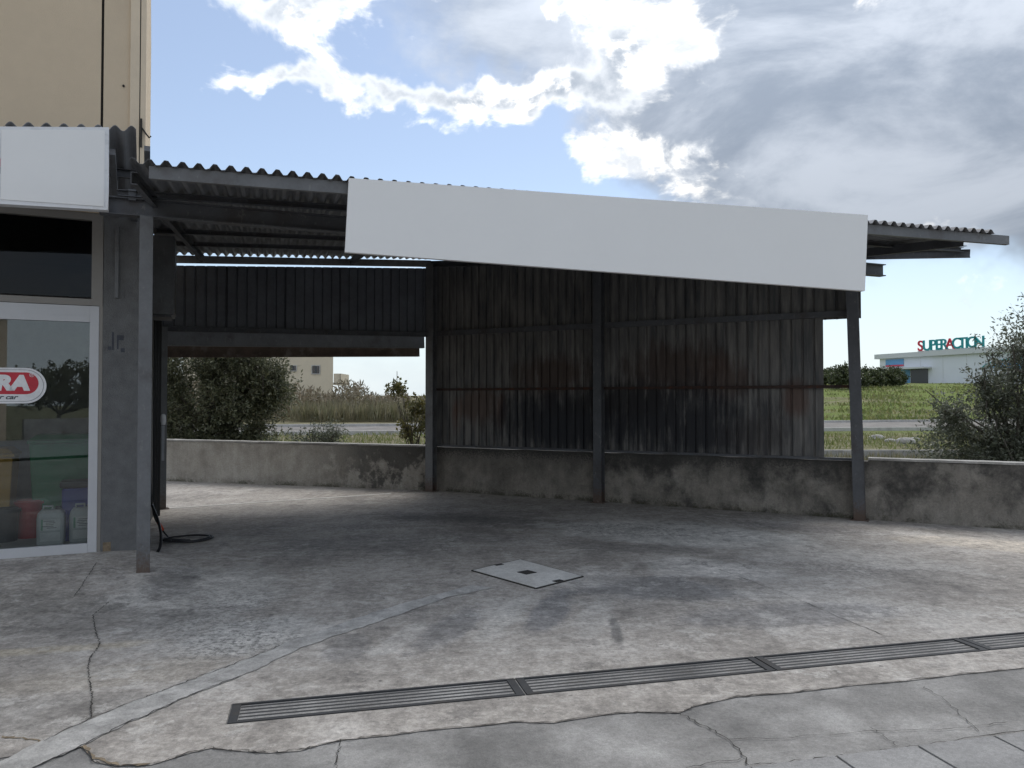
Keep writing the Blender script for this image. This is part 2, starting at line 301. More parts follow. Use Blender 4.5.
M['mark'] = simple('faded_blue_black_paint', (.055, .06, .075), .8, 0, .4, 30)
M['pit'] = simple('drain_trench', (.02, .02, .02), .95)
M['orange'] = simple('red_orange_fitting', (.45, .07, .03), .45)
M['bark'] = simple('olive_bark', (.085, .075, .06), .9, 0, .3, 14, .6, 50)
M['olive'] = leaf('olive_leaves', [(.065, .075, .05), (.13, .145, .10), (.09, .10, .065), (.27, .28, .225)], .32)
M['bush'] = leaf('evergreen_leaves', [(.05, .062, .036), (.10, .112, .062), (.15, .155, .085), (.24, .245, .17)], .32)
M['autumn'] = leaf('yellow_green_leaves', [(.09, .10, .035), (.16, .14, .05), (.07, .075, .03), (.2, .17, .07)], .35)
M['brush'] = leaf('dry_brush', [(.18, .15, .10), (.26, .21, .14), (.13, .12, .07), (.32, .28, .21)], .25)
M['reed'] = leaf('dry_reeds', [(.20, .18, .10), (.28, .25, .16), (.12, .13, .06), (.34, .31, .23)], .3)
M['grassm'] = leaf('grass_blades', [(.11, .15, .04), (.17, .20, .06), (.25, .235, .11), (.14, .175, .05)], .35)
M['fartree'] = leaf('far_tree_leaves', [(.045, .06, .028), (.075, .092, .042), (.11, .12, .055)], .2)
M['asphalt'] = concrete('road_asphalt', (.13, .12, .11), (.185, .172, .158), (.25, .235, .215), .7, .2)
M['kerb'] = concrete('kerb_stone', (.34, .33, .31), (.44, .43, .41), (.52, .51, .49), 2., .3)
M['cream'] = simple('cream_render', (.62, .55, .43), .9, 0, .06, .6, 0, 60, .2, (.5, .44, .35), .5)
M['shutter'] = simple('window_shutter', (.10, .09, .085), .6); M['pane'] = simple('window_pane', (.03, .035, .04), .15)
M['whitewall'] = simple('white_cladding', (.66, .69, .74), .6, 0, .03, .3); M['fascia'] = simple('grey_white_fascia', (.55, .57, .58), .6, 0, .03, .3)
M['teal'] = simple('teal_letter', (.01, .30, .33), .5); M['letter_red'] = simple('red_letter', (.60, .02, .05), .5)
M['sign_blue'] = simple('blue_panel', (.12, .30, .52), .5); M['sign_red'] = simple('red_panel', (.55, .05, .09), .5)
M['roof_tile'] = simple('roof_tile', (.3, .15, .10), .85)
M['stone'] = concrete('field_stone', (.25, .24, .22), (.36, .345, .32), (.46, .45, .42), 3., .5)

def terrain_mat():
    m, t, b = newmat('rough_grassland'); P = pos(t); x, y, z = t.sep(P)
    a = t.noise(t.v('MULTIPLY', P, (.6, 1.6, 1)), .10, 8, .62, .4); f = t.noise(P, .9, 7, .7); g = t.noise(t.v('MULTIPLY', P, (1, 2.5, 1)), 4., 5, .7)
    green = t.ramp(t.m('ADD', t.m('MULTIPLY', f, .5), t.m('MULTIPLY', g, .5)), [(.33, (.09, .125, .03)), (.5, (.16, .205, .055)), (.66, (.23, .25, .095))])
    dry = t.ramp(f, [(.35, (.15, .13, .08)), (.6, (.26, .23, .15)), (.7, (.32, .30, .22))])
    c = t.mix(t.m('MULTIPLY', t.rng(a, .50, .62), .75), green, dry)
    # drier ground on the left and on the near verge
    c = t.mix(t.m('MULTIPLY', t.rng(x, 2., -4.), t.rng(f, .3, .5, .5, .9)), c, dry)
    c = t.mix(t.m('MULTIPLY', t.rng(y, 44., 36.), t.rng(f, .35, .55, .25, .85)), c, dry)
    c = t.v('SCALE', c, scale=t.rng(g, .3, .7, .7, 1.3, False))
    t.set(b.inputs['Base Color'], c); b.inputs['Roughness'].default_value = .95; b.inputs['Specular IOR Level'].default_value = .1
    t.set(b.inputs['Normal'], t.bump(t.m('ADD', f, g), .8, .25))
    return m
M['terrain'] = terrain_mat()

# ------------------------------------------------------------------ mesh helpers
class MB:
    def __init__(s): s.v = []; s.f = []
    def add(s, vs_, fs):
        o = len(s.v); s.v += [tuple(q) for q in vs_]; s.f += [tuple(i + o for i in q) for q in fs]; return s
    def hexa(s, p):      # 8 corners: bottom ring 0-3 then top ring 4-7
        return s.add(p, [(3, 2, 1, 0), (4, 5, 6, 7), (0, 1, 5, 4), (1, 2, 6, 5), (2, 3, 7, 6), (3, 0, 4, 7)])
    def box(s, c, size, ax=(1, 0, 0), up=(0, 0, 1)):
        ax = Vector(ax).normalized(); up = Vector(up).normalized(); ay = up.cross(ax).normalized(); up = ax.cross(ay)
        c = Vector(c); x, y, z = (q / 2 for q in size)
        pts = [c + ax * a * x + ay * b * y + up * e * z for e in (-1, 1) for a, b in ((-1, -1), (1, -1), (1, 1), (-1, 1))]
        return s.hexa(pts)
    def bar(s, a, b, wd, ht, up=(0, 0, 1)):
        a, b = Vector(a), Vector(b); return s.box((a + b) / 2, ((b - a).length, wd, ht), b - a, up)
    def isec(s, a, b, wd, ht, th=.01, up=(0, 0, 1)):     # I-section along a-b
        a, b, up = Vector(a), Vector(b), Vector(up)
        s.bar(a + up * (ht / 2 - th / 2), b + up * (ht / 2 - th / 2), wd, th, up)
        s.bar(a - up * (ht / 2 - th / 2), b - up * (ht / 2 - th / 2), wd, th, up)
        return s.bar(a, b, th, ht - 2 * th, up)
    def chan(s, a, b, wd, ht, th=.006, side=1, up=(0, 0, 1)):  # C-section, web on one side
        a, b, up = Vector(a), Vector(b), Vector(up); sd_ = up.cross((b - a).normalized()) * side
        s.bar(a + sd_ * (wd / 2 - th / 2), b + sd_ * (wd / 2 - th / 2), th, ht, up)
        for e in (-1, 1):
            o = up * e * (ht / 2 - th / 2) - sd_ * th / 2
            s.bar(a + o, b + o, wd - th, th, up)
        return s
    def tube(s, pts, r, n=8, cap=True):
        pts = [Vector(p) for p in pts]; rs = r if isinstance(r, (list, tuple)) else [r] * len(pts)
        base = len(s.v); prev = None
        for i, p in enumerate(pts):
            d_ = (pts[min(i + 1, len(pts) - 1)] - pts[max(i - 1, 0)]).normalized()
            ref = prev if prev is not None else (Vector((0, 0, 1)) if abs(d_.z) < .9 else Vector((1, 0, 0)))
            u = (ref - d_ * ref.dot(d_))
            if u.length < 1e-4: u = d_.orthogonal()
            u.normalize(); v = d_.cross(u); prev = u
            for j in range(n):
                t_ = 2 * math.pi * j / n; s.v.append(tuple(p + (u * math.cos(t_) + v * math.sin(t_)) * rs[i]))
        for i in range(len(pts) - 1):
            for j in range(n):
                a = base + i * n + j; b_ = base + i * n + (j + 1) % n; s.f.append((a, b_, b_ + n, a + n))
        if cap:
            s.f.append(tuple(base + j for j in range(n))[::-1]); s.f.append(tuple(base + (len(pts) - 1) * n + j for j in range(n)))
        return s
    def lathe(s, c, prof, n=20):
        base = len(s.v)
        for (r, z) in prof:
            for j in range(n):
                t_ = 2 * math.pi * j / n; s.v.append((c[0] + r * math.cos(t_), c[1] + r * math.sin(t_), c[2] + z))
        for i in range(len(prof) - 1):
            for j in range(n):
                a = base + i * n + j; b_ = base + i * n + (j + 1) % n; s.f.append((a, b_, b_ + n, a + n))
        s.f.append(tuple(base + j for j in range(n))[::-1]); s.f.append(tuple(base + (len(prof) - 1) * n + j for j in range(n)))
        return s
    def build(s, name, mat, parent=None, smooth=False, bevel=0):
        me = bpy.data.meshes.new(name); me.from_pydata(s.v, [], s.f); me.update()
        if bevel:
            bm = bmesh.new(); bm.from_mesh(me)
            bmesh.ops.bevel(bm, geom=list(bm.edges), offset=bevel, segments=2, affect='EDGES', profile=.6, clamp_overlap=True)
            bm.to_mesh(me); bm.free()
        if smooth: me.polygons.foreach_set('use_smooth', [True] * len(me.polygons))
        me.materials.append(M[mat] if isinstance(mat, str) else mat)
        o = bpy.data.objects.new(name, me); col.objects.link(o)
        if parent is not None:
            o.parent = parent; o.matrix_parent_inverse = Matrix.Translation(-Vector(parent.location)) if parent.type == 'EMPTY' else Matrix.Identity(4)
        return o
def tag(o, label, cat, group=None, kind=None):
    if label: o['label'] = label
    if cat: o['category'] = cat
    if group: o['group'] = group
    if kind: o['kind'] = kind
    return o
def struct(o, label=None):
    o['kind'] = 'structure'
    if label: o['label'] = label
    return o
def empty(name, loc, label, cat, group=None):
    o = bpy.data.objects.new(name, None); col.objects.link(o); o.location = loc; o.empty_display_size = .2
    return tag(o, label, cat, group)
def ground(px, py, h=0.):
    """measured point of the photograph taken down to the level ground"""
    u, v = (px - 512) / FPX, (384 - py) / FPX
    k_ = (h - EYE) / (math.sin(PITCH) + math.cos(PITCH) * v)
    return Vector((u * k_, (math.cos(PITCH) - math.sin(PITCH) * v) * k_, h))
def poly_sheet(name, loops, z, mat, parent=None):
    ls = [[Vector((p[0], p[1], z)) for p in l] for l in loops]; flat = [p for l in ls for p in l]
    mb = MB(); mb.v = [tuple(p) for p in flat]
    for tri in tessellate_polygon(ls):
        a, b, c = (flat[i] for i in tri); n_ = (b - a).cross(c - a).z
        mb.f.append(tuple(tri) if n_ > 0 else tuple(tri[::-1]))
    return mb.build(name, mat, parent)
def text_obj(name, s, size, depth, mat, parent, loc, rot, bold=.0, shear=0., sx=1.):
    cu = bpy.data.curves.new(name, 'FONT'); cu.body = s; cu.size = size; cu.extrude = depth; cu.offset = bold; cu.shear = shear
    cu.align_x = 'CENTER'; cu.align_y = 'CENTER'
    tmp = bpy.data.objects.new(name, cu); col.objects.link(tmp)
    me = bpy.data.meshes.new_from_object(tmp.evaluated_get(bpy.context.evaluated_depsgraph_get()))
    bpy.data.objects.remove(tmp); bpy.data.curves.remove(cu)
    me.materials.clear(); me.materials.append(M[mat]); me.name = name
    for p in me.polygons: p.material_index = 0
    mw = Matrix.Translation(Vector(loc)) @ rot.to_4x4() @ Matrix.Diagonal((sx, 1, 1, 1))
    me.transform(mw)
    o = bpy.data.objects.new(name, me); col.objects.link(o)
    if parent is not None:
        o.parent = parent
        if parent.type == 'EMPTY': o.matrix_parent_inverse = Matrix.Translation(-Vector(parent.location))
    return o
def facing(normal):
    """rotation that stands text upright on a wall with this outward normal"""
    n_ = Vector(normal).normalized(); x_ = Vector((0, 0, 1)).cross(n_).normalized(); return Matrix((x_, Vector((0, 0, 1)), n_)).transposed()
rnd = random.Random(7)

# ------------------------------------------------------------------ terrain
def terr_h(x, y):
    if y < 26: return -.55
    base = -.1
    right = 1 / (1 + math.exp(-(x - 2) / 5.))
    rise = 0
    if y > 66: rise = min(y - 66, 64) * (4.1 / 64) * (.25 + .75 * right)
    if y > 130: rise += min(y - 130, 70) * (2.0 / 70) * (.3 + .7 * right)
    if y > 200: rise += min(y - 200, 500) * .008
    return base + rise + .12 * math.sin(x * .21 + y * .13) * min(1, max(0, (y - 66) / 20))
mb = MB()
xs_ = sorted(set([-900, -600, -400, -250] + list(range(-160, 161, 8)) + [250, 400, 600, 900])); ys_ = [-300, -150, -60, -30, 0, 12, 20, 25.9, 26.02, 30, 36, 44, 52, 60, 66] + list(range(70, 260, 8)) + [300, 380, 500, 700, 1000, 1500]
for y in ys_:
    for x in xs_: mb.v.append((x, y, terr_h(x, y)))
nx = len(xs_)
for j in range(len(ys_) - 1):
    for i in range(nx - 1): a = j * nx + i; mb.f.append((a, a + 1, a + nx + 1, a + nx))
struct(mb.build('grassland', 'terrain', smooth=False))
# far road with pale kerbs, beyond the boundary wall
def ribbon(pts, w0, z): return [(p[0], p[1]) for p in pts]
NK = [(-160, 26.), (-14, 36.6), (0, 39.), (20, 42.5), (34, 44.), (170, 58.)]; FK = [(-160, 37.), (-14, 48.), (0, 51.), (20, 56.), (34, 60.), (170, 84.)]
def line_y(L_, x):
    for a, b in zip(L_, L_[1:]):
        if a[0] <= x <= b[0]: return a[1] + (b[1] - a[1]) * (x - a[0]) / (b[0] - a[0])
struct(poly_sheet('far_road', [NK + FK[::-1]], -.075, 'asphalt'))
for nm, L_ in (('near', NK), ('far', FK)):
    mb = MB()
    for a, b in zip(L_, L_[1:]): mb.bar((a[0], a[1], -.03), (b[0], b[1], -.03), .28, .24)
    tag(mb.build('road_kerb', 'kerb'), 'pale concrete kerb along the %s side of the road beyond the boundary wall' % nm, 'kerb', 'road kerbs')
# low retaining wall between the verge and the sunken strip behind the yard
mb = MB(); mb.bar((-60, 26., -.36), (60, 26., -.36), .25, .55)
mb.build('retaining_wall', 'cap'); o = bpy.data.objects['retaining_wall']; tag(o, 'low grey retaining wall along the verge behind the boundary wall', 'wall')

# ------------------------------------------------------------------ yard
DA = Vector((.970, .2437, 0)).normalized(); DN = Vector((-DA.y, DA.x, 0)); D0 = Vector((-1.443, 3.951, 0)); DW, DL = .256, 1.535
NSEC = 4
hole = [D0 - DN * DW / 2, D0 + DA * NSEC * DL - DN * DW / 2, D0 + DA * NSEC * DL + DN * DW / 2, D0 + DN * DW / 2]
front = [(81, 746), (95, 762), (116, 766), (151, 765), (190, 753), (211, 748), (239, 751), (267, 753), (299, 751), (323, 744), (342, 740), (385, 736), (430, 730), (479, 726), (512, 722), (553, 723), (610, 714), (641, 712), (679, 713), (695, 706), (737, 697), (799, 692), (857, 685), (906, 681), (964, 674), (1024, 668)]
fr = [ground(*p) for p in front]; f_end = fr[-1] + (fr[-1] - fr[-6]).normalized() * 9
outer = [Vector((-9, 3.1, 0)), Vector((-2.6, 3.35, 0))] + fr + [f_end, Vector((14, 5.6, 0)), Vector((9.5, 8.1, 0)), Vector((4.7, 10.42, 0)), Vector((-1.42, 13.75, 0)), Vector((-9, 16.2, 0)), Vector((-9, 8, 0))]
yard = struct(poly_sheet('concrete_yard', [outer, hole], 0, 'yard'))
# older rough concrete walkway in front, a hair lower, and the asphalt street behind the camera
struct(poly_sheet('walkway', [[(-16, 1.8), (16, 1.8), (16, 8.5), (-16, 8.5)]], -.004, 'walk'))
struct(poly_sheet('street', [[(-120, 1.3), (-120, -9), (120, -9), (120, 1.3)]], -.13, 'asphalt'))
struct(poly_sheet('opposite_pavement', [[(-120, -9), (-120, -20), (120, -20), (120, -9)]], -.05, 'slab'))
# kerb step and edge skirt of the yard sheet
mb = MB(); mb.bar((-20, 1.7, -.10), (20, 1.7, -.10), .22, .17); tag(mb.build('street_kerb', 'kerb'), 'street kerb running along the front edge of the walkway', 'kerb')
# drain trench (recess below the grates)
mb = MB(); h0, h1, h2, h3 = hole; dz_ = Vector((0, 0, -.16))
mb.add([h0, h1, h2, h3, h0 + dz_, h1 + dz_, h2 + dz_, h3 + dz_], [(0, 1, 5, 4), (1, 2, 6, 5), (2, 3, 7, 6), (3, 0, 4, 7), (4, 5, 6, 7)])
mb.build('drain_trench', 'pit', yard)
# cement patch strip from the inspection cover to the front
up = [(0, 762), (42, 742), (90, 719), (144, 698), (166, 689), (199, 677), (228, 666), (261, 654), (282, 645), (330, 628), (372, 613), (420, 599), (471, 585.5)]
lo = [(0, 790), (37, 767), (81, 747), (119, 728), (166, 707), (200, 692), (241, 677), (272, 662), (302, 648), (345, 633), (385, 620), (446, 598), (495, 588)]
pl = [ground(*p) for p in up] + [ground(*p) for p in lo[::-1]]
mb = MB(); n_ = len(up)
def densify(L_, m_=5, amp=.012):
    out = []
    for a, b in zip(L_, L_[1:]):
        for i in range(m_): out.append(a.lerp(b, i / m_) + Vector((rnd.uniform(-amp, amp), rnd.uniform(-amp, amp), 0)))
    return out + [L_[-1]]
ua = densify([ground(*p) for p in up]); la = densify([ground(*p) for p in lo])
for i in range(len(ua)): mb.v.append((ua[i].x, ua[i].y, .004)); mb.v.append((la[i].x, la[i].y, .004))
for i in range(len(ua) - 1): mb.f.append((2 * i, 2 * i + 1, 2 * i + 3, 2 * i + 2))
mb.build('cement_patch', 'patch', yard)
def crack(pts, wd, parent, z=.005, mat='crack', jit=.011, h=0.):
    P_ = [ground(*p, h) if len(p) == 2 and not isinstance(p, Vector) else Vector(p) for p in pts]
    Q = densify(P_, 7, jit); mb = MB()
    for i, q in enumerate(Q):
        d_ = (Q[min(i + 1, len(Q) - 1)] - Q[max(i - 1, 0)]); d_.z = 0; d_.normalize(); n_ = Vector((-d_.y, d_.x, 0))
        ww = wd * rnd.uniform(.25, 1.25) * (.35 if i in (0, len(Q) - 1) else 1) / 2
        mb.v.append(tuple(q + n_ * ww + Vector((0, 0, z)))); mb.v.append(tuple(q - n_ * ww + Vector((0, 0, z))))
    for i in range(len(Q) - 1): mb.f.append((2 * i, 2 * i + 1, 2 * i + 3, 2 * i + 2))
    return mb.build('crack', mat, parent)
crack(front, .007, yard, .004)
crack([(679, 713), (699, 724), (720, 735), (741, 751), (749, 766)], .008, yard, .004)
crack([(749, 757), (700, 766), (660, 775)], .006, yard, .004)
crack([(342, 740), (338, 752), (336, 770)], .006, yard, .004)
crack([(923, 687), (944, 699), (964, 718), (979, 732)], .005, yard, .004)
crack([(865, 726), (884, 736), (898, 747)], .004, yard, .004)
crack([(705, 740), (790, 738), (880, 731), (960, 729), (1010, 722)], .004, yard, .004)
crack([(x, y + .5) for x, y in up[1:9]], .007, yard, .006); crack([(x, y - .5) for x, y in lo[1:7]], .006, yard, .006)
crack([(720, 570), (780, 592), (850, 622), (885, 636)], .006, yard, .003)
crack([(0, 737), (20, 738), (42, 742)], .018, yard, .003, 'dirt')
crack([(81, 744), (95, 759), (120, 766), (150, 764)], .02, yard, .0035, 'dirt')

# paving slabs at the front right corner
pave = struct(MB().box((2.2, 2.6, -.03), (.01, .01, .01)).build('pavement', 'slab'))
PA = Vector((.9718, .2357, 0)); PN = Vector((.2357, -.9718, 0)); P0 = Vector((1.452, 3.492, 0))
slabmesh = None
for i in range(-10, 16):
    for j in range(4):
        c_ = P0 + PA * ((i + .5) * .43) + PN * ((j + .5) * .43) + Vector((0, 0, -.034))
        if c_.y < 1.9: continue
        if slabmesh is None:
            o = MB().box((0, 0, 0), (.418, .418, .08), PA).build('paving_slab', 'slab', pave, bevel=.003); slabmesh = o.data; o.location = c_
        else:
            o = bpy.data.objects.new('paving_slab', slabmesh); col.objects.link(o); o.parent = pave; o.location = c_
        o.location.z += rnd.uniform(-.003, .003) ; o.rotation_euler = (rnd.uniform(-.004, .004), rnd.uniform(-.004, .004), rnd.uniform(-.006, .006))
crack([(749, 766), (782, 763), (832, 757), (890, 750), (956, 741), (1024, 731), (1060, 726)], .008, yard, .004)

# drain: cast grates end to end, each a frame with long bars
for i in range(NSEC):
    a = D0 + DA * (i * DL + .006); b = D0 + DA * ((i + 1) * DL - .006)
    lab = ['first drain grate from the left, its near end by the cement patch', 'second drain grate from the left, in front of the inspection cover', 'third drain grate from the left, right of the photo centre', 'fourth drain grate from the left, at the right edge of the photo', 'drain grate continuing past the right edge of the photo'][i]
    if i == 4: continue
    g = empty('drain_grate', a, lab, 'drain grate', 'drain grates in one row')
    fm = MB()
    for e in (-1, 1): fm.bar(a + DN * e * (DW / 2 - .010) + Vector((0, 0, -.012)), b + DN * e * (DW / 2 - .010) + Vector((0, 0, -.012)), .016, .034)
    for q, wd in ((a + DA * .022, .044), (b - DA * .022, .044)): fm.box(q + Vector((0, 0, -.013)), (wd, DW - .038, .034), DA)
    fm.build('frame', 'grate', g)
    nb = 5
    for j in range(nb):
        off = (-(nb - 1) / 2 + j) * .0435
        MB().bar(a + DA * .046 + DN * off + Vector((0, 0, -.018)), b - DA * .046 + DN * off + Vector((0, 0, -.018)), .017, .03).build('bar', 'grate', g)
# last section to the right, just a plain continuation
# inspection cover
mc = [ground(472, 571), ground(536, 589), ground(583, 577), ground(520, 560)]
cen = sum(mc, Vector()) / 4
mh = empty('inspection_cover', cen, 'square pale concrete inspection cover with dark lifting slots in the yard', 'manhole cover')
fm = MB()
for i in range(4):
    a, b = mc[i], mc[(i + 1) % 4]; fm.bar(a + Vector((0, 0, .002)), b + Vector((0, 0, .002)), .018, .012)
fm.build('frame', 'crack', mh)
li = [cen + (p - cen) * .975 for p in mc]
MB().hexa([p + Vector((0, 0, -.01)) for p in li] + [p + Vector((0, 0, .011)) for p in li]).build('lid', 'lid', mh)
ax_ = (mc[1] - mc[0]).normalized(); ay_ = (mc[3] - mc[0]).normalized()
MB().box(cen + Vector((0, 0, .0125)), (.13, .13, .004), ax_).build('lifting_slot', 'joint', mh)
for q in ((mc[0] + mc[3]) / 2, (mc[1] + mc[2]) / 2): MB().box(cen + (q - cen) * .93 + Vector((0, 0, .0125)), (.05, .09, .004), ax_).build('lifting_slot', 'joint', mh)

# raised pad in front of the shop
Pd = Vector((-4.096, 7.623, 0)); FA = Vector((.906, .423, 0)).normalized(); FN = Vector((FA.y, -FA.x, 0)); FU = Vector((0, 0, 1))
def fac(s_, o_, z): return Pd + FA * s_ + FN * o_ + FU * z
mb = MB()
edge = [(fac(-6, .0, .1), fac(-6, 2.6, .0015)), (fac(-1.6, .0, .1), fac(-1.3, 2.6, .0015)), (fac(-.5, .0, .1), fac(-.1, 2.3, .0015)), (fac(.1, .0, .1), fac(.62, 1.6, .0015)), (fac(.36, .0, .09), fac(.98, .95, .0015)), (fac(.5, -.1, .05), fac(.85, .35, .0015))]
for a, b in edge:
    for t_ in range(7): q = a.lerp(b, t_ / 6); mb.v.append((q.x, q.y, a.z + (b.z - a.z) * (t_ / 6) ** 1.3))
for i in range(len(edge) - 1):
    for t_ in range(6): q = i * 7 + t_; mb.f.append((q, q + 1, q + 8, q + 7))
pad = struct(mb.build('shop_pad', 'yard', smooth=True))
def padz(q):
    o_ = (q - Pd).dot(FN); return .1 * max(0, 1 - (max(0, o_) / 2.4) ** 1.3)
def crack_pad(pts, wd, mat='crack'):
    out = []
    for p in pts:
        q = ground(*p); 
        for _ in range(4): q = ground(*p, max(0, padz(q)))
        out.append(q + Vector((0, 0, .004)))
    Q = []
    for a, b in zip(out, out[1:]): Q += [a.lerp(b, i / 4) for i in range(4)]
    return crack(Q + [out[-1]], wd, pad, .006, mat, .006)
crack_pad([(109, 603), (93, 616), (95, 631), (100, 645), (90, 660), (88, 670), (92, 695), (91, 719)], .008)
crack_pad([(97, 563), (86, 580), (74, 598)], .008); crack_pad([(0, 606), (40, 602), (74, 599)], .008)

# ------------------------------------------------------------------ boundary wall
CN, MP, RP, LP, FP = Vector((-1.424, 13.56, 0)), Vector((1.36, 12.06, 0)), Vector((4.641, 10.291, 0)), Vector((-5.168, 11.326, 0)), Vector((-3.336, 6.988, 0))
B = (RP - CN).normalized(); BN = Vector((-B.y, B.x, 0))          # BN points away from the yard
wallroot = empty('boundary_wall', CN, 'low stained concrete boundary wall along the back of the yard', 'wall')
def wall_run(a, b, h_a, h_b, mat, th=.2, cap=True):
    a, b = Vector(a), Vector(b); d_ = (b - a).normalized(); n_ = Vector((-d_.y, d_.x, 0))
    if n_.y < 0: n_ = -n_
    mb = MB(); N = max(2, int((b - a).length / .25))
    for i in range(N + 1):
        p = a.lerp(b, i / N); h = h_a + (h_b - h_a) * i / N + rnd.uniform(-.006, .006)
        for q, z in ((p, -.6), (p, h), (p + n_ * th, h + .004), (p + n_ * th, -.6)): mb.v.append((q.x, q.y, z))
    for i in range(N):
        for j in range(3): q = i * 4 + j; mb.f.append((q + 4, q + 5, q + 1, q))
    mb.f.append((0, 1, 2, 3)); mb.f.append(tuple(N * 4 + j for j in (3, 2, 1, 0)))
    o = mb.build('wall_section', mat, wallroot)
    if cap:
        c = MB()
        for i in range(N):
            p, q = a.lerp(b, i / N), a.lerp(b, (i + 1) / N); z0 = h_a + (h_b - h_a) * i / N; z1 = h_a + (h_b - h_a) * (i + 1) / N
            c.bar(p + n_ * (th / 2) + Vector((0, 0, z0 + .02 + rnd.uniform(-.003, .003))), q + n_ * (th / 2) + Vector((0, 0, z1 + .02)), th + .03, .028)
        c.build('wall_coping', 'cap', wallroot)
    return o
wall_run((-9.5, 16.0, 0), CN + BN * .08, .80, .76, 'lowwall')
wall_run(CN + BN * .08, RP + BN * .08 + B * .1, .77, .78, 'lowwall_b', cap=False)
wall_run(RP + BN * .08 + B * .1, RP + BN * .08 + B * 9, .79, .80, 'lowwall_b')

# ------------------------------------------------------------------ canopy
F0 = Vector((-2.85, 5.97, 0)); RA = Vector((.956, .292, 0)).normalized(); RN = Vector((-RA.y, RA.x, 0))
def rst(p): q = p - F0; return q.dot(RA), q.dot(RN)
def rh(s_, t_): return 3.42 + min(.1, max(.06, .067 + .009 * s_)) * t_
def roof(s_, t_, dz_=0.): q = F0 + RA * s_ + RN * t_; return Vector((q.x, q.y, rh(s_, t_) + dz_))
def roofz(p): return rh(*rst(p))
can = empty('vehicle_canopy', FP, 'dark steel open-fronted wash bay with corrugated roof and soot-stained cladding', 'canopy')
UPV = Vector((0, 0, 1))
# posts
def post(p, top, wd, dp, ax, mat, lean=Vector()):
    mb = MB(); n_ = Vector((-ax.y, ax.x, 0)); a = p + Vector((0, 0, -.05)); b = p + lean + Vector((0, 0, top))
    th = .011
    for e in (-1, 1): mb.bar(a + n_ * e * (dp / 2 - th / 2), b + n_ * e * (dp / 2 - th / 2), th, wd, ax) if False else mb.box((a + b) / 2 + n_ * e * (dp / 2 - th / 2), ((b - a).length, th, wd), b - a, ax)
    mb.box((a + b) / 2, ((b - a).length, dp - 2 * th, th), b - a, ax)
    o = mb.build('post', mat, can)
    q = p + Vector((0, 0, .006)); MB().box(q, (wd + .08, dp + .06, .012), ax).build('base_plate', 'steel_dark', o)
    return o
post(CN, roofz(CN) - .1, .15, .14, B, 'steel')
post(MP, roofz(MP) - .1, .14, .14, B, 'steel_dark')
post(RP, 3.33, .14, .14, B, 'steel_dark', Vector((-.085, 0, 0)))
post(LP, 2.68, .15, .12, (CN - LP).normalized(), 'steel')
BM = (RP - FP).normalized()
MB().box(FP + Vector((0, 0, 1.62)), (.112, .11, 3.3), FA).build('post', 'steel', can, bevel=.004)
# main beam on the front posts
MB().isec(FP - BM * .38 + UPV * 3.345, FP + BM * 9.09 + UPV * 3.365, .11, .16, .012).build('main_beam', 'steel_dark', can)
# rafters
for s_ in (-.1, 2.15, 4.3, 6.4, 8.2):
    t_end = 5.9 if s_ < 1 else None
    if t_end is None:
        # stop at the cladding line
        q = F0 + RA * s_; t_end = ((CN - q).dot(BN)) / RN.dot(BN) if s_ > 4.0 else ((CN - q).dot(Vector((-(CN - LP).normalized().y, (CN - LP).normalized().x, 0)))) / RN.dot(Vector((-(CN - LP).normalized().y, (CN - LP).normalized().x, 0)))
    a, b = roof(s_, .05, -.085), roof(s_, t_end - .05, -.085)
    MB().chan(a, b, .05, .10, .006).build('rafter', 'steel_dark', can)
# purlins
def clipt(s_):
    q = F0 + RA * s_; dD = (CN - LP).normalized(); nD = Vector((-dD.y, dD.x, 0))
    tb = (CN - q).dot(BN) / RN.dot(BN); td = (CN - q).dot(nD) / RN.dot(nD)
    return min(tb, td) + .22
for t_ in (1.05, 2.2, 3.35, 4.5):
    ss = [s_ / 20 for s_ in range(-8, 190) if clipt(s_ / 20) - .25 > t_]
    MB().chan(roof(ss[0], t_, -.03), roof(ss[-1], t_, -.03), .05, .055, .005).build('purlin', 'steel_dark', can)
# front edge channel, running past the last sheet
MB().chan(roof(.02, -.02, -.05), roof(8.72, -.02, -.05), .05, .098, .006, -1).build('edge_channel', 'steel', can)
# rear purlin over the opening and the purlin over the clad side wall
dD = (CN - LP).normalized(); nD = Vector((-dD.y, dD.x, 0))
a, b = LP + nD * .05, CN + nD * .05
MB().chan(Vector((a.x, a.y, roofz(a) - .085)), Vector((b.x, b.y, roofz(b) - .085)), .06, .11, .006, -1).build('rear_purlin', 'steel_light', can)
a, b = CN - B * .2 - BN * .02, RP + B * 1.3 - BN * .02
MB().chan(Vector((a.x, a.y, roofz(a) - .085)), Vector((b.x, b.y, roofz(b) - .075)), .06, .10, .006, 1).build('side_purlin', 'steel_dark', can)
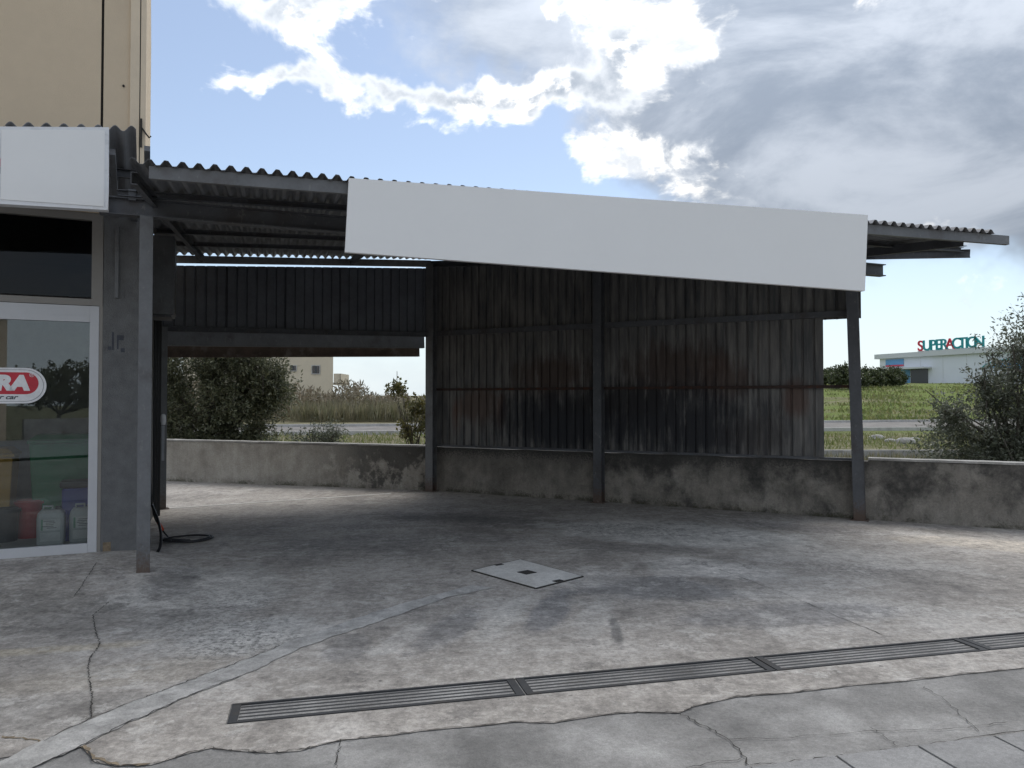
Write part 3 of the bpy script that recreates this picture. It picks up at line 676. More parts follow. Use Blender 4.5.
# corrugated roof sheets
WAVE, AMP = .118, .021
sh = 8
def roof_sheet(s0, s1, lift):
    n_ = int(round((s1 - s0) / WAVE * 8)); mb = MB(); cols = []
    for i in range(n_ + 1):
        s_ = s0 + (s1 - s0) * i / n_
        ph = 2 * math.pi * s_ / WAVE; zz = AMP * max(-1, min(1, 1.35 * math.sin(ph))) + AMP
        t0 = -.09 if s_ > -.12 else 2.0; t1 = clipt(s_) + rnd.uniform(0, .0)
        if t1 < t0 + .15: t1 = t0 + .15
        ring = []
        for e in (0, .001):
            for j in range(6):
                t_ = t0 + (t1 - t0) * j / 5; q = roof(s_, t_, zz + lift + e * 2); ring.append(q)
        cols.append(ring)
    for r_ in cols: mb.v += [tuple(q) for q in r_]
    for i in range(n_):
        for j in range(5):
            a = i * 12 + j; mb.f.append((a, a + 1, a + 13, a + 12)); a += 6; mb.f.append((a + 12, a + 13, a + 1, a))
        a = i * 12; mb.f.append((a, a + 12, a + 18, a + 6)); mb.f.append((a + 5, a + 11, a + 23, a + 17))
    return mb.build('roof_sheet', 'roof', can)
s_ = -.5; lift_i = 0
while s_ < 8.4:
    e = min(s_ + WAVE * 8, 8.47); lift = .0035 * (lift_i % 2); lift_i += 1; roof_sheet(s_, min(e + WAVE * .75, 8.47), lift); s_ = e
# cladding sheets on the side wall and over the opening
def clad(o_, dir_, nrm, s0, s1, zlo, zhi, mat, name='cladding_sheet'):
    """ribbed sheet: broad pans with narrow valleys; zlo, zhi are functions of distance along"""
    pts = []; s_ = s0; PIT = .15
    prof = [(0, 0), (.008, .024), (.028, .024), (.036, 0)]
    kk = math.floor(s0 / PIT) * PIT
    xs__ = [(s0, 0.)]
    while kk < s1 + PIT:
        for dx_, dp in prof:
            q = kk + dx_
            if s0 < q < s1: xs__.append((q, dp))
        kk += PIT
    xs__.append((s1, 0.))
    mb = MB()
    for q, dp in xs__:
        p = o_ + dir_ * q + nrm * dp
        for e in (0, .0012):
            mb.v.append((p.x + nrm.x * e, p.y + nrm.y * e, zlo(q))); mb.v.append((p.x + nrm.x * e, p.y + nrm.y * e, zhi(q)))
    for i in range(len(xs__) - 1):
        a = i * 4; mb.f.append((a, a + 4, a + 5, a + 1)); mb.f.append((a + 2, a + 3, a + 7, a + 6))
        mb.f.append((a, a + 2, a + 6, a + 4)); mb.f.append((a + 1, a + 5, a + 7, a + 3))
    a = (len(xs__) - 1) * 4; mb.f.append((0, 1, 3, 2)); mb.f.append((a, a + 2, a + 3, a + 1))
    return mb.build(name, mat, can)
oB = CN + BN * .095; LB = (RP - CN).length
n_ = 0; s_ = -.10
while s_ < LB - .02:
    e = min(round(s_ + .96 if s_ < 0 else s_ + .9, 3), LB + .03)
    clad(oB + BN * (.003 * (n_ % 2)), B, BN, s_, min(e + .045, LB + .03), lambda q: 2.705, lambda q: roofz(oB + B * q) - .10, 'clad')
    if s_ < 6.40: clad(oB + BN * (.006 + .003 * (n_ % 2)), B, BN, s_, min(e + .045, 6.44), lambda q: .815, lambda q: 2.735, 'clad')
    s_ = e; n_ += 1
oD = LP + nD * .05; LD = (CN - LP).length
n_ = 0; s_ = -.02
while s_ < LD - .1:
    e = min(s_ + .9, LD - .02)
    clad(oD + nD * (.01 + .003 * (n_ % 2)), dD, nD, s_, min(e + .045, LD - .02), lambda q: 2.66 + .10 * q / LD, lambda q: 3.60 + .34 * q / LD, 'clad_back')
    s_ = e; n_ += 1
# rails of the side wall
for z, ht, mat, nm in ((2.775, .085, 'steel_dark', 'rail'), (1.785, .04, 'rust', 'rail'), (.80, .035, 'steel_dark', 'rail')):
    for a_, b_ in ((.08, (MP - CN).length - .07), ((MP - CN).length + .07, LB - .06)):
        MB().box(oB + B * (a_ + b_) / 2 - BN * .03 + UPV * z, (b_ - a_, .05, ht), B).build(nm, mat, can)
# header of the opening
MB().chan(oD - nD * .05 + UPV * 2.655, CN + UPV * 2.755, .06, .085, .006).build('header_channel', 'steel_dark', can)
a, b = LP + nD * .30 + UPV * 2.535, CN + nD * .30 - dD * .02 + UPV * 2.655
MB().bar(a - dD * .3, b, .10, .25).build('lintel_rail', 'steel', can)
a, b = LP + nD * .44 + UPV * 2.325, CN + nD * .44 - dD * .05 + UPV * 2.475
MB().bar(a - dD * .4, b, .09, .18).build('lintel_board', 'timber', can)
# threshold strip across the opening
mb = MB(); mb.bar(LP + UPV * .002 + dD * .1, CN - dD * .75 + UPV * .002, .07, .006); mb.build('threshold', 'lid', can)

# ------------------------------------------------------------------ blank sign board on the canopy edge
sgn = [(-1.368, 6.276, 2.812), (3.585, 7.789, 2.707), (3.63, 7.803, 3.486), (-1.34, 6.285, 3.425)]
off = RN * .05
mb = MB(); mb.hexa([Vector(sgn[0]), Vector(sgn[1]), Vector(sgn[1]) + off, Vector(sgn[0]) + off, Vector(sgn[3]), Vector(sgn[2]), Vector(sgn[2]) + off, Vector(sgn[3]) + off])
sb = empty('sign_board', (1.1, 7.05, 2.7), 'long blank light grey sign board along the canopy front edge', 'sign')
mb.build('panel', 'board_grey', sb)
for f_ in (.12, .5, .88):
    p = Vector(sgn[0]).lerp(Vector(sgn[1]), f_) + off * 1.4; MB().bar(p + UPV * .1, p + UPV * .62, .04, .03, RA).build('bracket', 'steel_dark', sb)

# ------------------------------------------------------------------ shop building
shop = empty('shop_building', fac(-2, 0, 0), 'beige plastered shop building with grey column and glazed shop front', 'building')
SD = (LP - fac(.36, 0, 0)); SD.z = 0; SD.normalize(); SN = Vector((SD.y, -SD.x, 0))
def fbox(s0, s1, o0, o1, z0, z1, name, mat, parent=shop, bevel=0):
    p = [fac(s0, o0, z0), fac(s0, o1, z0), fac(s1, o1, z0), fac(s1, o0, z0), fac(s0, o0, z1), fac(s0, o1, z1), fac(s1, o1, z1), fac(s1, o0, z1)]
    return MB().hexa(p).build(name, mat, parent, bevel=bevel)
fbox(.03, .36, 0., -.35, -.1, 3.5, 'column', 'column')
# facade walls above the shop front: left of the joint, right of it, and the corner pilaster
fbox(-8, -.012, 0, -.3, 3.46, 9, 'wall', 'beige')
fbox(-.012, .012, -.03, -.3, 3.46, 9, 'expansion_joint', 'joint')
fbox(.012, .25, 0, -.3, 3.502, 9, 'wall', 'beige')
fbox(.25, .335, .025, -.3, 3.503, 9, 'pilaster', 'beige_pale'); fbox(.335, .345, .015, -.3, 3.503, 9, 'groove', 'joint'); fbox(.345, .395, .025, -.3, 3.503, 9, 'pilaster', 'beige_pale')  # light from the right is put into the pilaster's paler colour
fbox(-8, -1.6, 0, -.3, -.1, 3.455, 'wall', 'beige')
# side wall running back along the bay
c0 = fac(.33, -.3, 0)
mb = MB(); e0 = c0 + SD * 3.7; th = -SN * .25
mb.hexa([c0 + UPV * -.1, e0 + UPV * -.1, e0 + th + UPV * -.1, c0 + th + UPV * -.1, c0 + UPV * 3.45, e0 + UPV * 3.45, e0 + th + UPV * 3.45, c0 + th + UPV * 3.45]); mb.build('side_wall', 'sidewall', shop)
fbox(.15, .39, -.301, -9, 3.51, 9, 'side_wall', 'beige')
# small fixings on the upper wall
MB().tube([fac(.355, .04, 4.16), fac(.355, .04, 4.42), fac(.355, .045, 4.45)], .010, 6).build('bracket_rod', 'joint', shop)
MB().tube([fac(.36, .04, 4.36), fac(.40, .05, 4.30), fac(.43, .06, 4.26), fac(.445, .06, 4.28)], .008, 6).build('bracket_hook', 'joint', shop)
MB().tube([fac(.19, .0, 4.77), fac(.19, .012, 4.77)], .012, 8).build('bolt', 'joint', shop)
# room behind the glass
fbox(-5, .02, -3.4, -3.5, 0, 3.44, 'back_wall', 'inner'); fbox(-5, .02, -.12, -3.4, 3.43, 3.45, 'ceiling', 'inner'); fbox(-5, .02, -.0, -3.4, -.02, .099, 'shop_floor', 'inner'); fbox(-5.1, -5, 0, -3.4, 0, 3.4, 'partition', 'inner'); fbox(.0, .022, -.36, -3.4, .1, 3.42, 'partition', 'inner')
# transom window
tr_ = fbox(-1.58, -.075, -.06, -.066, 2.62, 3.38, 'transom_pane', 'darkglass')
fbox(-.075, .025, -.01, -.10, 2.535, 3.455, 'transom_frame', 'alu_beige'); fbox(-1.6, -.075, -.01, -.10, 3.385, 3.455, 'transom_frame', 'alu_beige'); fbox(-1.6, -.075, -.012, -.10, 2.536, 2.60, 'transom_frame', 'alu_beige')
# glazed door with white frame
door = fbox(-.085, -.004, .0, -.055, .10, 2.53, 'door', 'alu', bevel=.004); door.name = 'door'
def dpart(*a): return fbox(*a, parent=door)
for args in ((-1.58, -.086, .0, -.055, .10, .19, 'bottom_rail', 'alu'), (-1.58, -.086, .0, -.055, 2.37, 2.43, 'top_rail', 'alu'), (-1.58, -.086, -.008, -.055, 2.431, 2.53, 'top_rail', 'alu'), (-.003, .028, -.005, -.06, .10, 2.534, 'jamb', 'alu_beige')): fbox(*args, parent=door)
pane = fbox(-1.58, -.086, -.028, -.034, .19, 2.37, 'glass_pane', 'glass', parent=door)
# oval sticker on the pane
def stadium(s0, s1, z0, z1, o0, o1, name, mat, parent):
    r_ = (z1 - z0) / 2; zc = (z0 + z1) / 2; pts = [(s0, z0), (s1 - r_, z0)]
    pts += [(s1 - r_ + r_ * math.sin(a), zc - r_ * math.cos(a)) for a in [math.pi * i / 20 for i in range(1, 20)]] + [(s1 - r_, z1), (s0, z1)]
    n_ = len(pts); mb = MB(); mb.v = [tuple(fac(a, o0, b)) for a, b in pts] + [tuple(fac(a, o1, b)) for a, b in pts]
    mb.f = [tuple(range(n_)), tuple(range(2 * n_ - 1, n_ - 1, -1))] + [(i, i + n_, (i + 1) % n_ + n_, (i + 1) % n_) for i in range(n_)]
    return mb.build(name, mat, parent)
st = stadium(-1.5, -.45, 1.567, 1.908, -.0265, -.024, 'sticker', 'decal_white', pane)
stadium(-1.5, -.47, 1.585, 1.892, -.0236, -.0230, 'sticker_line', 'decal_grey', pane); stadium(-1.5, -.477, 1.590, 1.887, -.0228, -.0224, 'sticker_ground', 'decal_white', pane)
stadium(-1.5, -.515, 1.655, 1.865, -.022, -.0215, 'sticker_band', 'decal_red', pane)
rotF = facing(FN)
text_obj('sticker_letters', 'RA', .185, .0006, 'decal_white', pane, fac(-.735, -.0205, 1.757), rotF, .013, .12, 1.12)
text_obj('sticker_mark', '\u00ae', .055, .0005, 'decal_white', pane, fac(-.572, -.0205, 1.838), rotF)
text_obj('sticker_words', 'r car', .06, .0005, 'ink', pane, fac(-.765, -.0205, 1.627), rotF, .0015, .35, 1.25)
# marks and conduit on the column
for (sa, sb2, za, zb) in ((.075, .105, 2.10, 2.135), (.11, .128, 2.10, 2.28), (.155, .17, 2.11, 2.25), (.17, .215, 2.20, 2.25), (.19, .225, 2.08, 2.12)): fbox(sa, sb2, .0015, .0, za, zb, 'faded_mark', 'mark')
fbox(.13, .165, .03, .0, 2.62, 3.34, 'conduit', 'steel', bevel=.003)
fbox(.05, .12, .004, .0, .10, .19, 'bare_patch', 'dirt')
# sign box over the shop front
ss_ = empty('sign_box', fac(-.6, 1.1, 3.2), 'blank grey sign box with white frame over the shop door', 'sign')
def sfac(s_, o_, z): return Vector(fac(s_, o_, z))
SR = (Vector((-3.525, 6.676, 0)) - Pd).dot(FA)
mb = MB(); z0a, z0b, z1a, z1b = 3.20, 3.255, 3.87, 3.985; sL = SR - 1.7
def slant(z_l, z_r, s_): return z_l + (z_r - z_l) * (s_ - (SR - .8)) / .8
def sbox(s0, s1, o0, o1, zl, zr, zl2, zr2, name, mat):
    p = []
    for zz in ((zl, zr), (zl2, zr2)):
        for s__, o_ in ((s0, o0), (s0, o1), (s1, o1), (s1, o0)): p.append(fac(s__, o_, slant(*zz, s__)))
    return MB().hexa(p).build(name, mat, ss_)
sbox(sL, SR, 1.1, 1.0, 3.225, 3.257, 3.87, 3.985, 'case', 'white_paint')
sbox(SR - .79, SR - .03, 1.106, 1.1005, 3.262, 3.285, 3.842, 3.955, 'face', 'board_grey')
for i, (zz0, zz1, mt) in enumerate(((3.28, 3.40, 'ink'), (3.405, 3.47, 'decal_white'), (3.475, 3.53, 'ink'), (3.535, 3.60, 'letter_red'), (3.605, 3.84, 'decal_white'))):
    sbox(sL + .05, SR - .795, 1.105, 1.1005, zz0, zz0, zz1, zz1, 'face_print', mt)
# small corrugated roof over the shop front, dropping back to the wall
shr = None
for q in range(2):
    mb = MB(); s0 = SR - 1.75 + q * .98; s1 = s0 + .975 if q == 0 else .33; n_ = int((s1 - s0) / .12 * 8)
    for i in range(n_ + 1):
        s__ = s0 + (s1 - s0) * i / n_; zz = .026 * math.sin(2 * math.pi * s__ / .13)
        edge_o = 1.06
        for e in (0, .004):
            for j in range(5):
                t_ = j / 4; mb.v.append(tuple(fac(s__, edge_o * (1 - t_) + .03 * t_, 3.90 + (slant(0, .09, s__)) - .40 * t_ + zz + e)))
    for i in range(n_):
        for j in range(4):
            a = i * 10 + j; mb.f.append((a, a + 1, a + 11, a + 10)); a += 5; mb.f.append((a + 10, a + 11, a + 1, a))
        a = i * 10; mb.f.append((a, a + 10, a + 15, a + 5)); mb.f.append((a + 4, a + 9, a + 19, a + 14))
    mb.build('porch_roof_sheet', 'roof', shop)
MB().chan(fac(-1.2, .55, 3.72), fac(.5, .55, 3.74), .05, .08).build('porch_purlin', 'steel_dark', shop)
MB().bar(fac(.42, 1.0, 3.87), fac(.42, .05, 3.40), .05, .06).build('porch_strut', 'steel_dark', shop); MB().bar(fac(.14, 1.0, 3.80), fac(.14, .02, 3.45), .05, .06).build('porch_strut', 'steel', shop)
MB().bar(fac(.30, .95, 3.45), fac(.30, .02, 3.45), .06, .10).build('porch_strut', 'steel_dark', shop)

# ------------------------------------------------------------------ things behind the glass
def jerrycan(p, rot, label):
    g = empty('jerrycan', p, label, 'jerrycan', 'white jerrycans behind the shop door')
    ax = Vector((math.cos(rot), math.sin(rot), 0)); n_ = Vector((ax.y, -ax.x, 0)); p = Vector(p)
    mb = MB(); ring = []
    prof = [(0, .9), (.02, 1), (.28, 1), (.33, .93), (.36, .72)]
    for z, k_ in prof:
        hx, hy = .125 * k_, .10 * k_; rr = .03
        pts = []
        for cx, cy, a0 in ((hx - rr, hy - rr, 0), (-hx + rr, hy - rr, 90), (-hx + rr, -hy + rr, 180), (hx - rr, -hy + rr, 270)):
            for a in (0, 30, 60, 90): t_ = R(a0 + a); pts.append((cx + rr * math.cos(t_), cy + rr * math.sin(t_)))
        ring.append([p + ax * a - n_ * b + UPV * z for a, b in pts])
    for r_ in ring: mb.v += [tuple(q) for q in r_]
    m_ = len(ring[0])
    for i in range(len(ring) - 1):
        for j in range(m_): mb.f.append((i * m_ + j, i * m_ + (j + 1) % m_, (i + 1) * m_ + (j + 1) % m_, (i + 1) * m_ + j))
    mb.f.append(tuple(range(m_))[::-1]); mb.f.append(tuple((len(ring) - 1) * m_ + j for j in range(m_)))
    mb.build('body', 'jug', g, smooth=False)
    MB().lathe(p + ax * .06 + UPV * .36, [(.026, 0), (.026, .03), (.02, .032)], 14).build('cap', 'dark_plastic', g)
    MB().tube([p - ax * .07 + UPV * .35, p - ax * .07 + UPV * .395, p + ax * .01 + UPV * .395, p + ax * .01 + UPV * .355], .012, 8).build('handle', 'jug', g)
    lb = MB().box(p + n_ * .102 + UPV * .215, (.18, .004, .12), ax).build('label', 'paper', g); MB().box(p + n_ * .102 + UPV * .09, (.18, .004, .09), ax).build('label', 'paper', g)
    for i in range(5): MB().box(p + n_ * .1045 + UPV * (.25 - i * .017) + ax * rnd.uniform(-.02, .02), (.10 - .015 * (i % 3), .001, .005), ax).build('print_line', 'ink', lb)
    MB().box(p + n_ * .1045 + UPV * .215 - ax * .075, (.02, .001, .11), ax).build('print_band', 'label_green', lb)
jerrycan(ground(51, 544, .1), .45, 'milky white jerrycan with printed label, left of the two behind the door')
jerrycan(ground(83, 541, .1), .45, 'milky white jerrycan beside the door frame, right of the two')
def bucket(p, r0, r1, h, mat, name, label, cat):
    g = empty(name, p, label, cat)
    MB().lathe(p, [(r0, 0), (r1, h), (r1 + .012, h), (r1 + .012, h - .03), (r1 - .006, h - .03), (r1 - .008, h)], 24).build('body', mat, g, smooth=False)
    MB().tube([Vector(p) + Vector((r1 * math.cos(a), -.3 * r1, h + .0 - .1 * math.sin(a))) for a in [math.pi * i / 12 for i in range(13)]], .004, 6).build('handle', 'steel', g)
    MB().lathe(Vector(p) + UPV * (h - .01), [(r1 - .01, 0), (r1 - .015, .02), (.02, .03)], 24).build('lid', mat, g)
    return g
bucket(ground(30, 537, .1), .12, .145, .40, 'red_plastic', 'bucket', 'red plastic bucket left of the white jerrycan', 'bucket')
bucket(ground(4, 541, .1), .12, .14, .34, 'dark_plastic', 'bucket', 'dark bucket at the left edge behind the shop door', 'bucket')
def bin_(p, ax, wd, dp, h, mat, label):
    p = Vector(p); g = empty('wheeled_bin', p, label, 'bin', 'plastic bins inside the shop'); n_ = Vector((ax.y, -ax.x, 0))
    def rect(k_, z): return [p + ax * a * wd / 2 * k_ - n_ * b * dp / 2 * k_ + UPV * z for a, b in ((-1, -1), (1, -1), (1, 1), (-1, 1))]
    MB().hexa(rect(.84, .06) + rect(1, h - .1)).build('body', mat, g, bevel=.015)
    MB().hexa(rect(1.06, h - .098) + rect(1.06, h - .06)).build('rim', mat, g, bevel=.01)
    MB().hexa(rect(1.04, h - .058) + rect(.8, h)).build('lid', mat, g, bevel=.015)
    for e in (-1, 1): MB().tube([p + ax * e * wd * .38 - n_ * (-.0) - ax * .02 + UPV * .09 - n_ * dp * .4, p + ax * e * wd * .38 + ax * .02 + UPV * .09 - n_ * dp * .4], .085, 14).build('wheel', 'black', g)
    MB().tube([p - ax * wd * .35 - n_ * dp * .55 + UPV * (h - .1), p + ax * wd * .35 - n_ * dp * .55 + UPV * (h - .1)], .014, 8).build('handle_bar', mat, g)
bin_(fac(-.42, -1.4, .1), FA, .62, .5, 1.12, 'green_plastic', 'green plastic wheeled bin behind the shop door glass')
bin_(fac(-1.15, -1.4, .1), FA, .55, .5, .98, 'yellow_plastic', 'yellow plastic wheeled bin at the left inside the shop')
tb = empty('storage_tub', fac(-.2, -.9, .1), 'blue storage tub with dark lid behind the right jerrycan', 'tub')
p0 = fac(-.2, -.9, .1)
MB().box(p0 + UPV * .28, (.36, .26, .56), FA).build('body', 'blue_plastic', tb, bevel=.02); MB().box(p0 + UPV * .60, (.40, .29, .07), FA).build('lid', 'dark_plastic', tb, bevel=.02)

# ------------------------------------------------------------------ fittings on the side wall of the bay
wc = c0 + SD * 1.45 + SN * .10
cb = empty('wall_cabinet', wc + UPV * 2.75, 'grey metal cabinet fixed high on the side wall beside the front post', 'cabinet')
MB().box(wc + UPV * 3.10 + SN * .02, (.55, .36, .95), SD).build('body', 'steel', cb, bevel=.006)
MB().box(wc + SN * .205 + UPV * 3.10, (.50, .012, .90), SD).build('door', 'steel', cb); MB().box(wc + SN * .02 + UPV * 2.61, (.5, .3, .02), SD).build('bottom_lip', 'steel_dark', cb)
for i, (sq, r_, mt, z0, z1) in enumerate(((1.9, .018, 'black', .3, 2.62), (2.2, .022, 'black', .1, 2.9), (2.8, .03, 'black', .0, 3.3))):
    p = c0 + SD * sq + SN * .06
    pp = MB().tube([p + UPV * z0, p + UPV * z1], r_, 8).build('supply_pipe', mt); tag(pp, ['thin black pipe on the side wall, nearest the front post', 'middle black pipe running down the side wall', 'thick black downpipe beside the opening post'][i], 'pipe', 'pipes on the side wall')
p = c0 + SD * 1.95 + SN * .16
hr = empty('hose_holder', p + UPV * 1.3, 'white plastic nozzle holder on the side wall above the hose', 'holder')
MB().lathe(p + UPV * 1.28, [(.025, 0), (.035, .05), (.03, .12), (.015, .14)], 12).build('nozzle', 'decal_white', hr); MB().bar(p + UPV * .82, p + UPV * 1.27, .03, .03, SN).build('lance', 'decal_grey', hr)
# hose: hangs from the wall and coils on the floor
g0 = ground(152, 514); 
def spl(pts, m_=8):
    pts = [Vector(q) for q in pts]; out = []
    for i in range(len(pts) - 1):
        a, b, c, d_ = pts[max(i - 1, 0)], pts[i], pts[i + 1], pts[min(i + 2, len(pts) - 1)]
        for j in range(m_):
            t_ = j / m_; out.append(.5 * ((2 * b) + (c - a) * t_ + (2 * a - 5 * b + 4 * c - d_) * t_ * t_ + (3 * b - a - 3 * c + d_) * t_ ** 3))
    return out + [pts[-1]]
hs = empty('pressure_hose', ground(165, 545), 'black pressure hose hanging from the wall and coiled on the yard floor', 'hose')
def at(px, py, Y): k_ = ground(px, 500, 0); u, v = (px - 512) / FPX, (384 - py) / FPX; kk = Y / (math.cos(PITCH) - math.sin(PITCH) * v); return Vector((u * kk, Y, EYE + (math.sin(PITCH) + math.cos(PITCH) * v) * kk))
h1 = [at(150, 440, 8.9), at(151, 490, 8.85), at(154, 515, 8.75), at(161, 528, 8.62), at(168, 537, ground(168, 537).y - .0)]
cc = ground(187, 540); a_r, b_r = .29, .22
coil = []
for i in range(31):
    t_ = math.pi * 1.05 + i / 30 * 2 * math.pi * 2.3; k_ = 1 - .30 * i / 30
    coil.append(cc + Vector((a_r * k_ * math.cos(t_) + .02 * math.sin(3 * t_), b_r * k_ * math.sin(t_), .016 + .013 * (i / 30) + .006 * math.sin(2 * t_))))
MB().tube(spl(h1 + [ground(171, 541, .03)] + coil[1:], 4), .010, 8).build('hose_line', 'black', hs, smooth=True)
MB().tube(spl([at(152, 505, 8.7), at(158, 520, 8.5), at(161, 535, 8.3), at(160, 547, 8.15), at(155, 555, 8.05), at(150, 558, 8.0)], 6), .015, 8).build('hose_tail', 'black', hs, smooth=True)
q0, q1 = at(158, 522, 8.64), at(163, 530, 8.6); MB().tube([q0, q0.lerp(q1, .3), q0.lerp(q1, .7), q1], [.015, .019, .019, .015], 10).build('coupling', 'orange', hs)

# ------------------------------------------------------------------ vegetation
def leaf_mesh(name, P_, D_, ln, wd, mat, parent, rs):
    """one rhombic leaf per point: P_ points, D_ directions"""
    n_ = len(P_); side = rs.normal(size=(n_, 3)); D_ = D_ / np.linalg.norm(D_, axis=1, keepdims=True)
    side -= D_ * np.sum(side * D_, axis=1, keepdims=True); side /= np.linalg.norm(side, axis=1, keepdims=True)
    L_ = (ln * rs.uniform(.6, 1.3, n_))[:, None]; W_ = (wd * rs.uniform(.7, 1.3, n_))[:, None]
    V_ = np.empty((n_, 4, 3)); V_[:, 0] = P_; V_[:, 1] = P_ + D_ * L_ * .5 + side * W_ / 2; V_[:, 2] = P_ + D_ * L_; V_[:, 3] = P_ + D_ * L_ * .5 - side * W_ / 2
    me = bpy.data.meshes.new(name); me.vertices.add(n_ * 4); me.vertices.foreach_set('co', V_.reshape(-1))
    me.loops.add(n_ * 4); me.loops.foreach_set('vertex_index', np.arange(n_ * 4)); me.polygons.add(n_)
    me.polygons.foreach_set('loop_start', np.arange(n_) * 4); me.update(calc_edges=True); me.materials.append(M[mat])
    o = bpy.data.objects.new(name, me); col.objects.link(o)
    if parent is not None:
        o.parent = parent; o.matrix_parent_inverse = Matrix.Translation(-Vector(parent.location)) if parent.type == 'EMPTY' else Matrix.Identity(4)
    return o
def plant(name, base, label, cat, lobes, ntw, per, tw_len, ln, wd, lmat, seed, group=None, trunk_r=.1, thin=1.0, droop=-.15, stems=5):
    """trunk and limbs up to the lobes (centre, radii), twigs spread through them, leaves along the twigs"""
    rs = np.random.RandomState(seed); rr = random.Random(seed); base = Vector(base)
    g = empty(name, base, label, cat, group); wood = MB(); tw = MB()
    top = Vector((0, 0, 0))
    for c, r_ in [(L_[0], L_[1]) for L_ in lobes]: top += Vector(c)
    top /= len(lobes); fork = base + (top - base) * .35; fork.z = base.z + (top.z - base.z) * .4
    wood.tube(spl([base - UPV * .2, base.lerp(fork, .5) + Vector((rr.uniform(-.1, .1), rr.uniform(-.1, .1), 0)), fork], 3), [trunk_r * (1 - .045 * i) for i in range(7)], 8)
    limbs = []
    for c, r_ in [(L_[0], L_[1]) for L_ in lobes]:
        c = Vector(c)
        for q in range(stems):
            e = c + Vector((rr.uniform(-.7, .7) * r_[0], rr.uniform(-.7, .7) * r_[1], rr.uniform(-.5, .8) * r_[2]))
            m_ = fork.lerp(e, .5) + Vector((rr.uniform(-.15, .15), rr.uniform(-.15, .15), .1))
            pts = spl([fork, m_, e], 4); wood.tube(pts, [trunk_r * .34 * (1 - .1 * i) for i in range(9)], 6); limbs.append(pts)
    PP, DD = [], []
    allp = [p for L_ in limbs for p in L_[3:]]
    ap = np.array([tuple(p) for p in allp])
    wt = np.array([L_[2] if len(L_) > 2 else 1. for L_ in lobes]); lobes = [(L_[0], L_[1]) for L_ in lobes]; pick = rs.choice(len(lobes), ntw, p=wt / wt.sum())
    for i in range(ntw):
        c, r_ = lobes[pick[i]]
        u_ = rs.normal(size=3); u_ /= np.linalg.norm(u_); rad = rs.uniform(.25, 1.0) ** (1 / thin)
        tip = np.array(c) + u_ * rad * np.array(r_) * rs.uniform(.85, 1.2)
        if tip[2] < base.z + .15: continue
        st = ap[np.argmin(np.sum((ap - tip) ** 2, axis=1))]
        dir_ = tip - st; l_ = np.linalg.norm(dir_) + 1e-6; dir_ = dir_ / l_ * .6 + u_ * .5 + np.array((0, 0, .25)); dir_ /= np.linalg.norm(dir_)
        s0 = tip - dir_ * tw_len
        if i % 4 == 0: tw.tube([Vector(s0), Vector(tip)], [.006 * trunk_r / .1, .002], 3, False)
        if i % 12 == 0 and l_ < 1.6: tw.tube([Vector(st), Vector(s0)], [.012 * trunk_r / .1, .006 * trunk_r / .1], 4, False)
        m_ = per; tt = rs.uniform(0, 1, m_)[:, None]
        pp = s0 + dir_ * tw_len * tt + rs.normal(size=(m_, 3)) * tw_len * .10
        dd = dir_ * .6 + rs.normal(size=(m_, 3)) * .7 + np.array((0, 0, droop))
        PP.append(pp); DD.append(dd)
    wood.build('trunk', 'bark', g, smooth=True); tw.build('twigs', 'bark', g)
    leaf_mesh('crown', np.concatenate(PP), np.concatenate(DD), ln, wd, lmat, g, rs)
    return g
# olive on the right, behind the wall
plant('olive_tree', (8.9, 13.8, -.5), 'tall sparse grey-green olive tree behind the boundary wall at right', 'tree',
      [((7.9, 13.4, .9), (1.05, .9, .75), .6), ((9.0, 13.4, 1.1), (1.3, .9, .8)), ((9.3, 13.3, 1.9), (1.2, 1., .9), .8), ((9.0, 13.3, 2.5), (.85, .8, .85), .55), ((9.5, 13.4, 3.0), (.9, .7, .9), .45), ((7.5, 13.2, 1.4), (.55, .5, .5), .25), ((8.2, 13.2, 1.8), (.65, .5, .6), .35), ((10.5, 13.5, 2.0), (1.2, 1., 1.6)), ((8.4, 13.2, .45), (1.4, .9, .55))],
      2100, 17, .42, .075, .027, 'olive', 3, None, .10, 1.2)
# dense evergreen behind the opening
plant('evergreen_tree', (-7.3, 18.8, -.5), 'dense dark evergreen tree behind the low wall, seen through the opening', 'tree',
      [((-7.6, 18.6, 1.2), (1.5, 1.2, 1.3)), ((-6.6, 18.6, 1.2), (1.25, 1.1, 1.2)), ((-7.8, 18.6, 2.7), (1.5, 1.2, 1.0)), ((-6.7, 18.5, 2.6), (1.25, 1., .95)), ((-5.9, 18.6, 1.9), (.75, .7, .8)), ((-7.2, 18.3, .4), (1.7, .9, .6)), ((-8.9, 18.6, 1.6), (1.2, 1., 1.8))],
      4300, 17, .50, .10, .032, 'bush', 5, None, .11, 1.7)
plant('grey_shrub', (-5.0, 20.5, -.5), 'loose grey-green shrub at the right foot of the evergreen tree', 'shrub',
      [((-5.3, 20.4, .35), (.9, .8, .6)), ((-4.9, 20.4, .7), (.7, .6, .5)), ((-4.6, 20.4, .1), (.8, .6, .4))], 420, 12, .4, .09, .026, 'olive', 9, None, .05, 1.2)
plant('young_tree', (-2.15, 17.5, -.5), 'young yellow-green leafy tree beside the corner post, beyond the wall', 'tree',
      [((-2.15, 17.3, 1.5), (.32, .3, .35)), ((-2.3, 17.3, .95), (.42, .35, .35)), ((-2.6, 17.2, 1.9), (.22, .2, .12)), ((-1.9, 17.3, 1.2), (.4, .35, .6)), ((-2.1, 17.2, .4), (.5, .4, .3))], 150, 9, .3, .10, .055, 'autumn', 11, None, .04, 1.2)
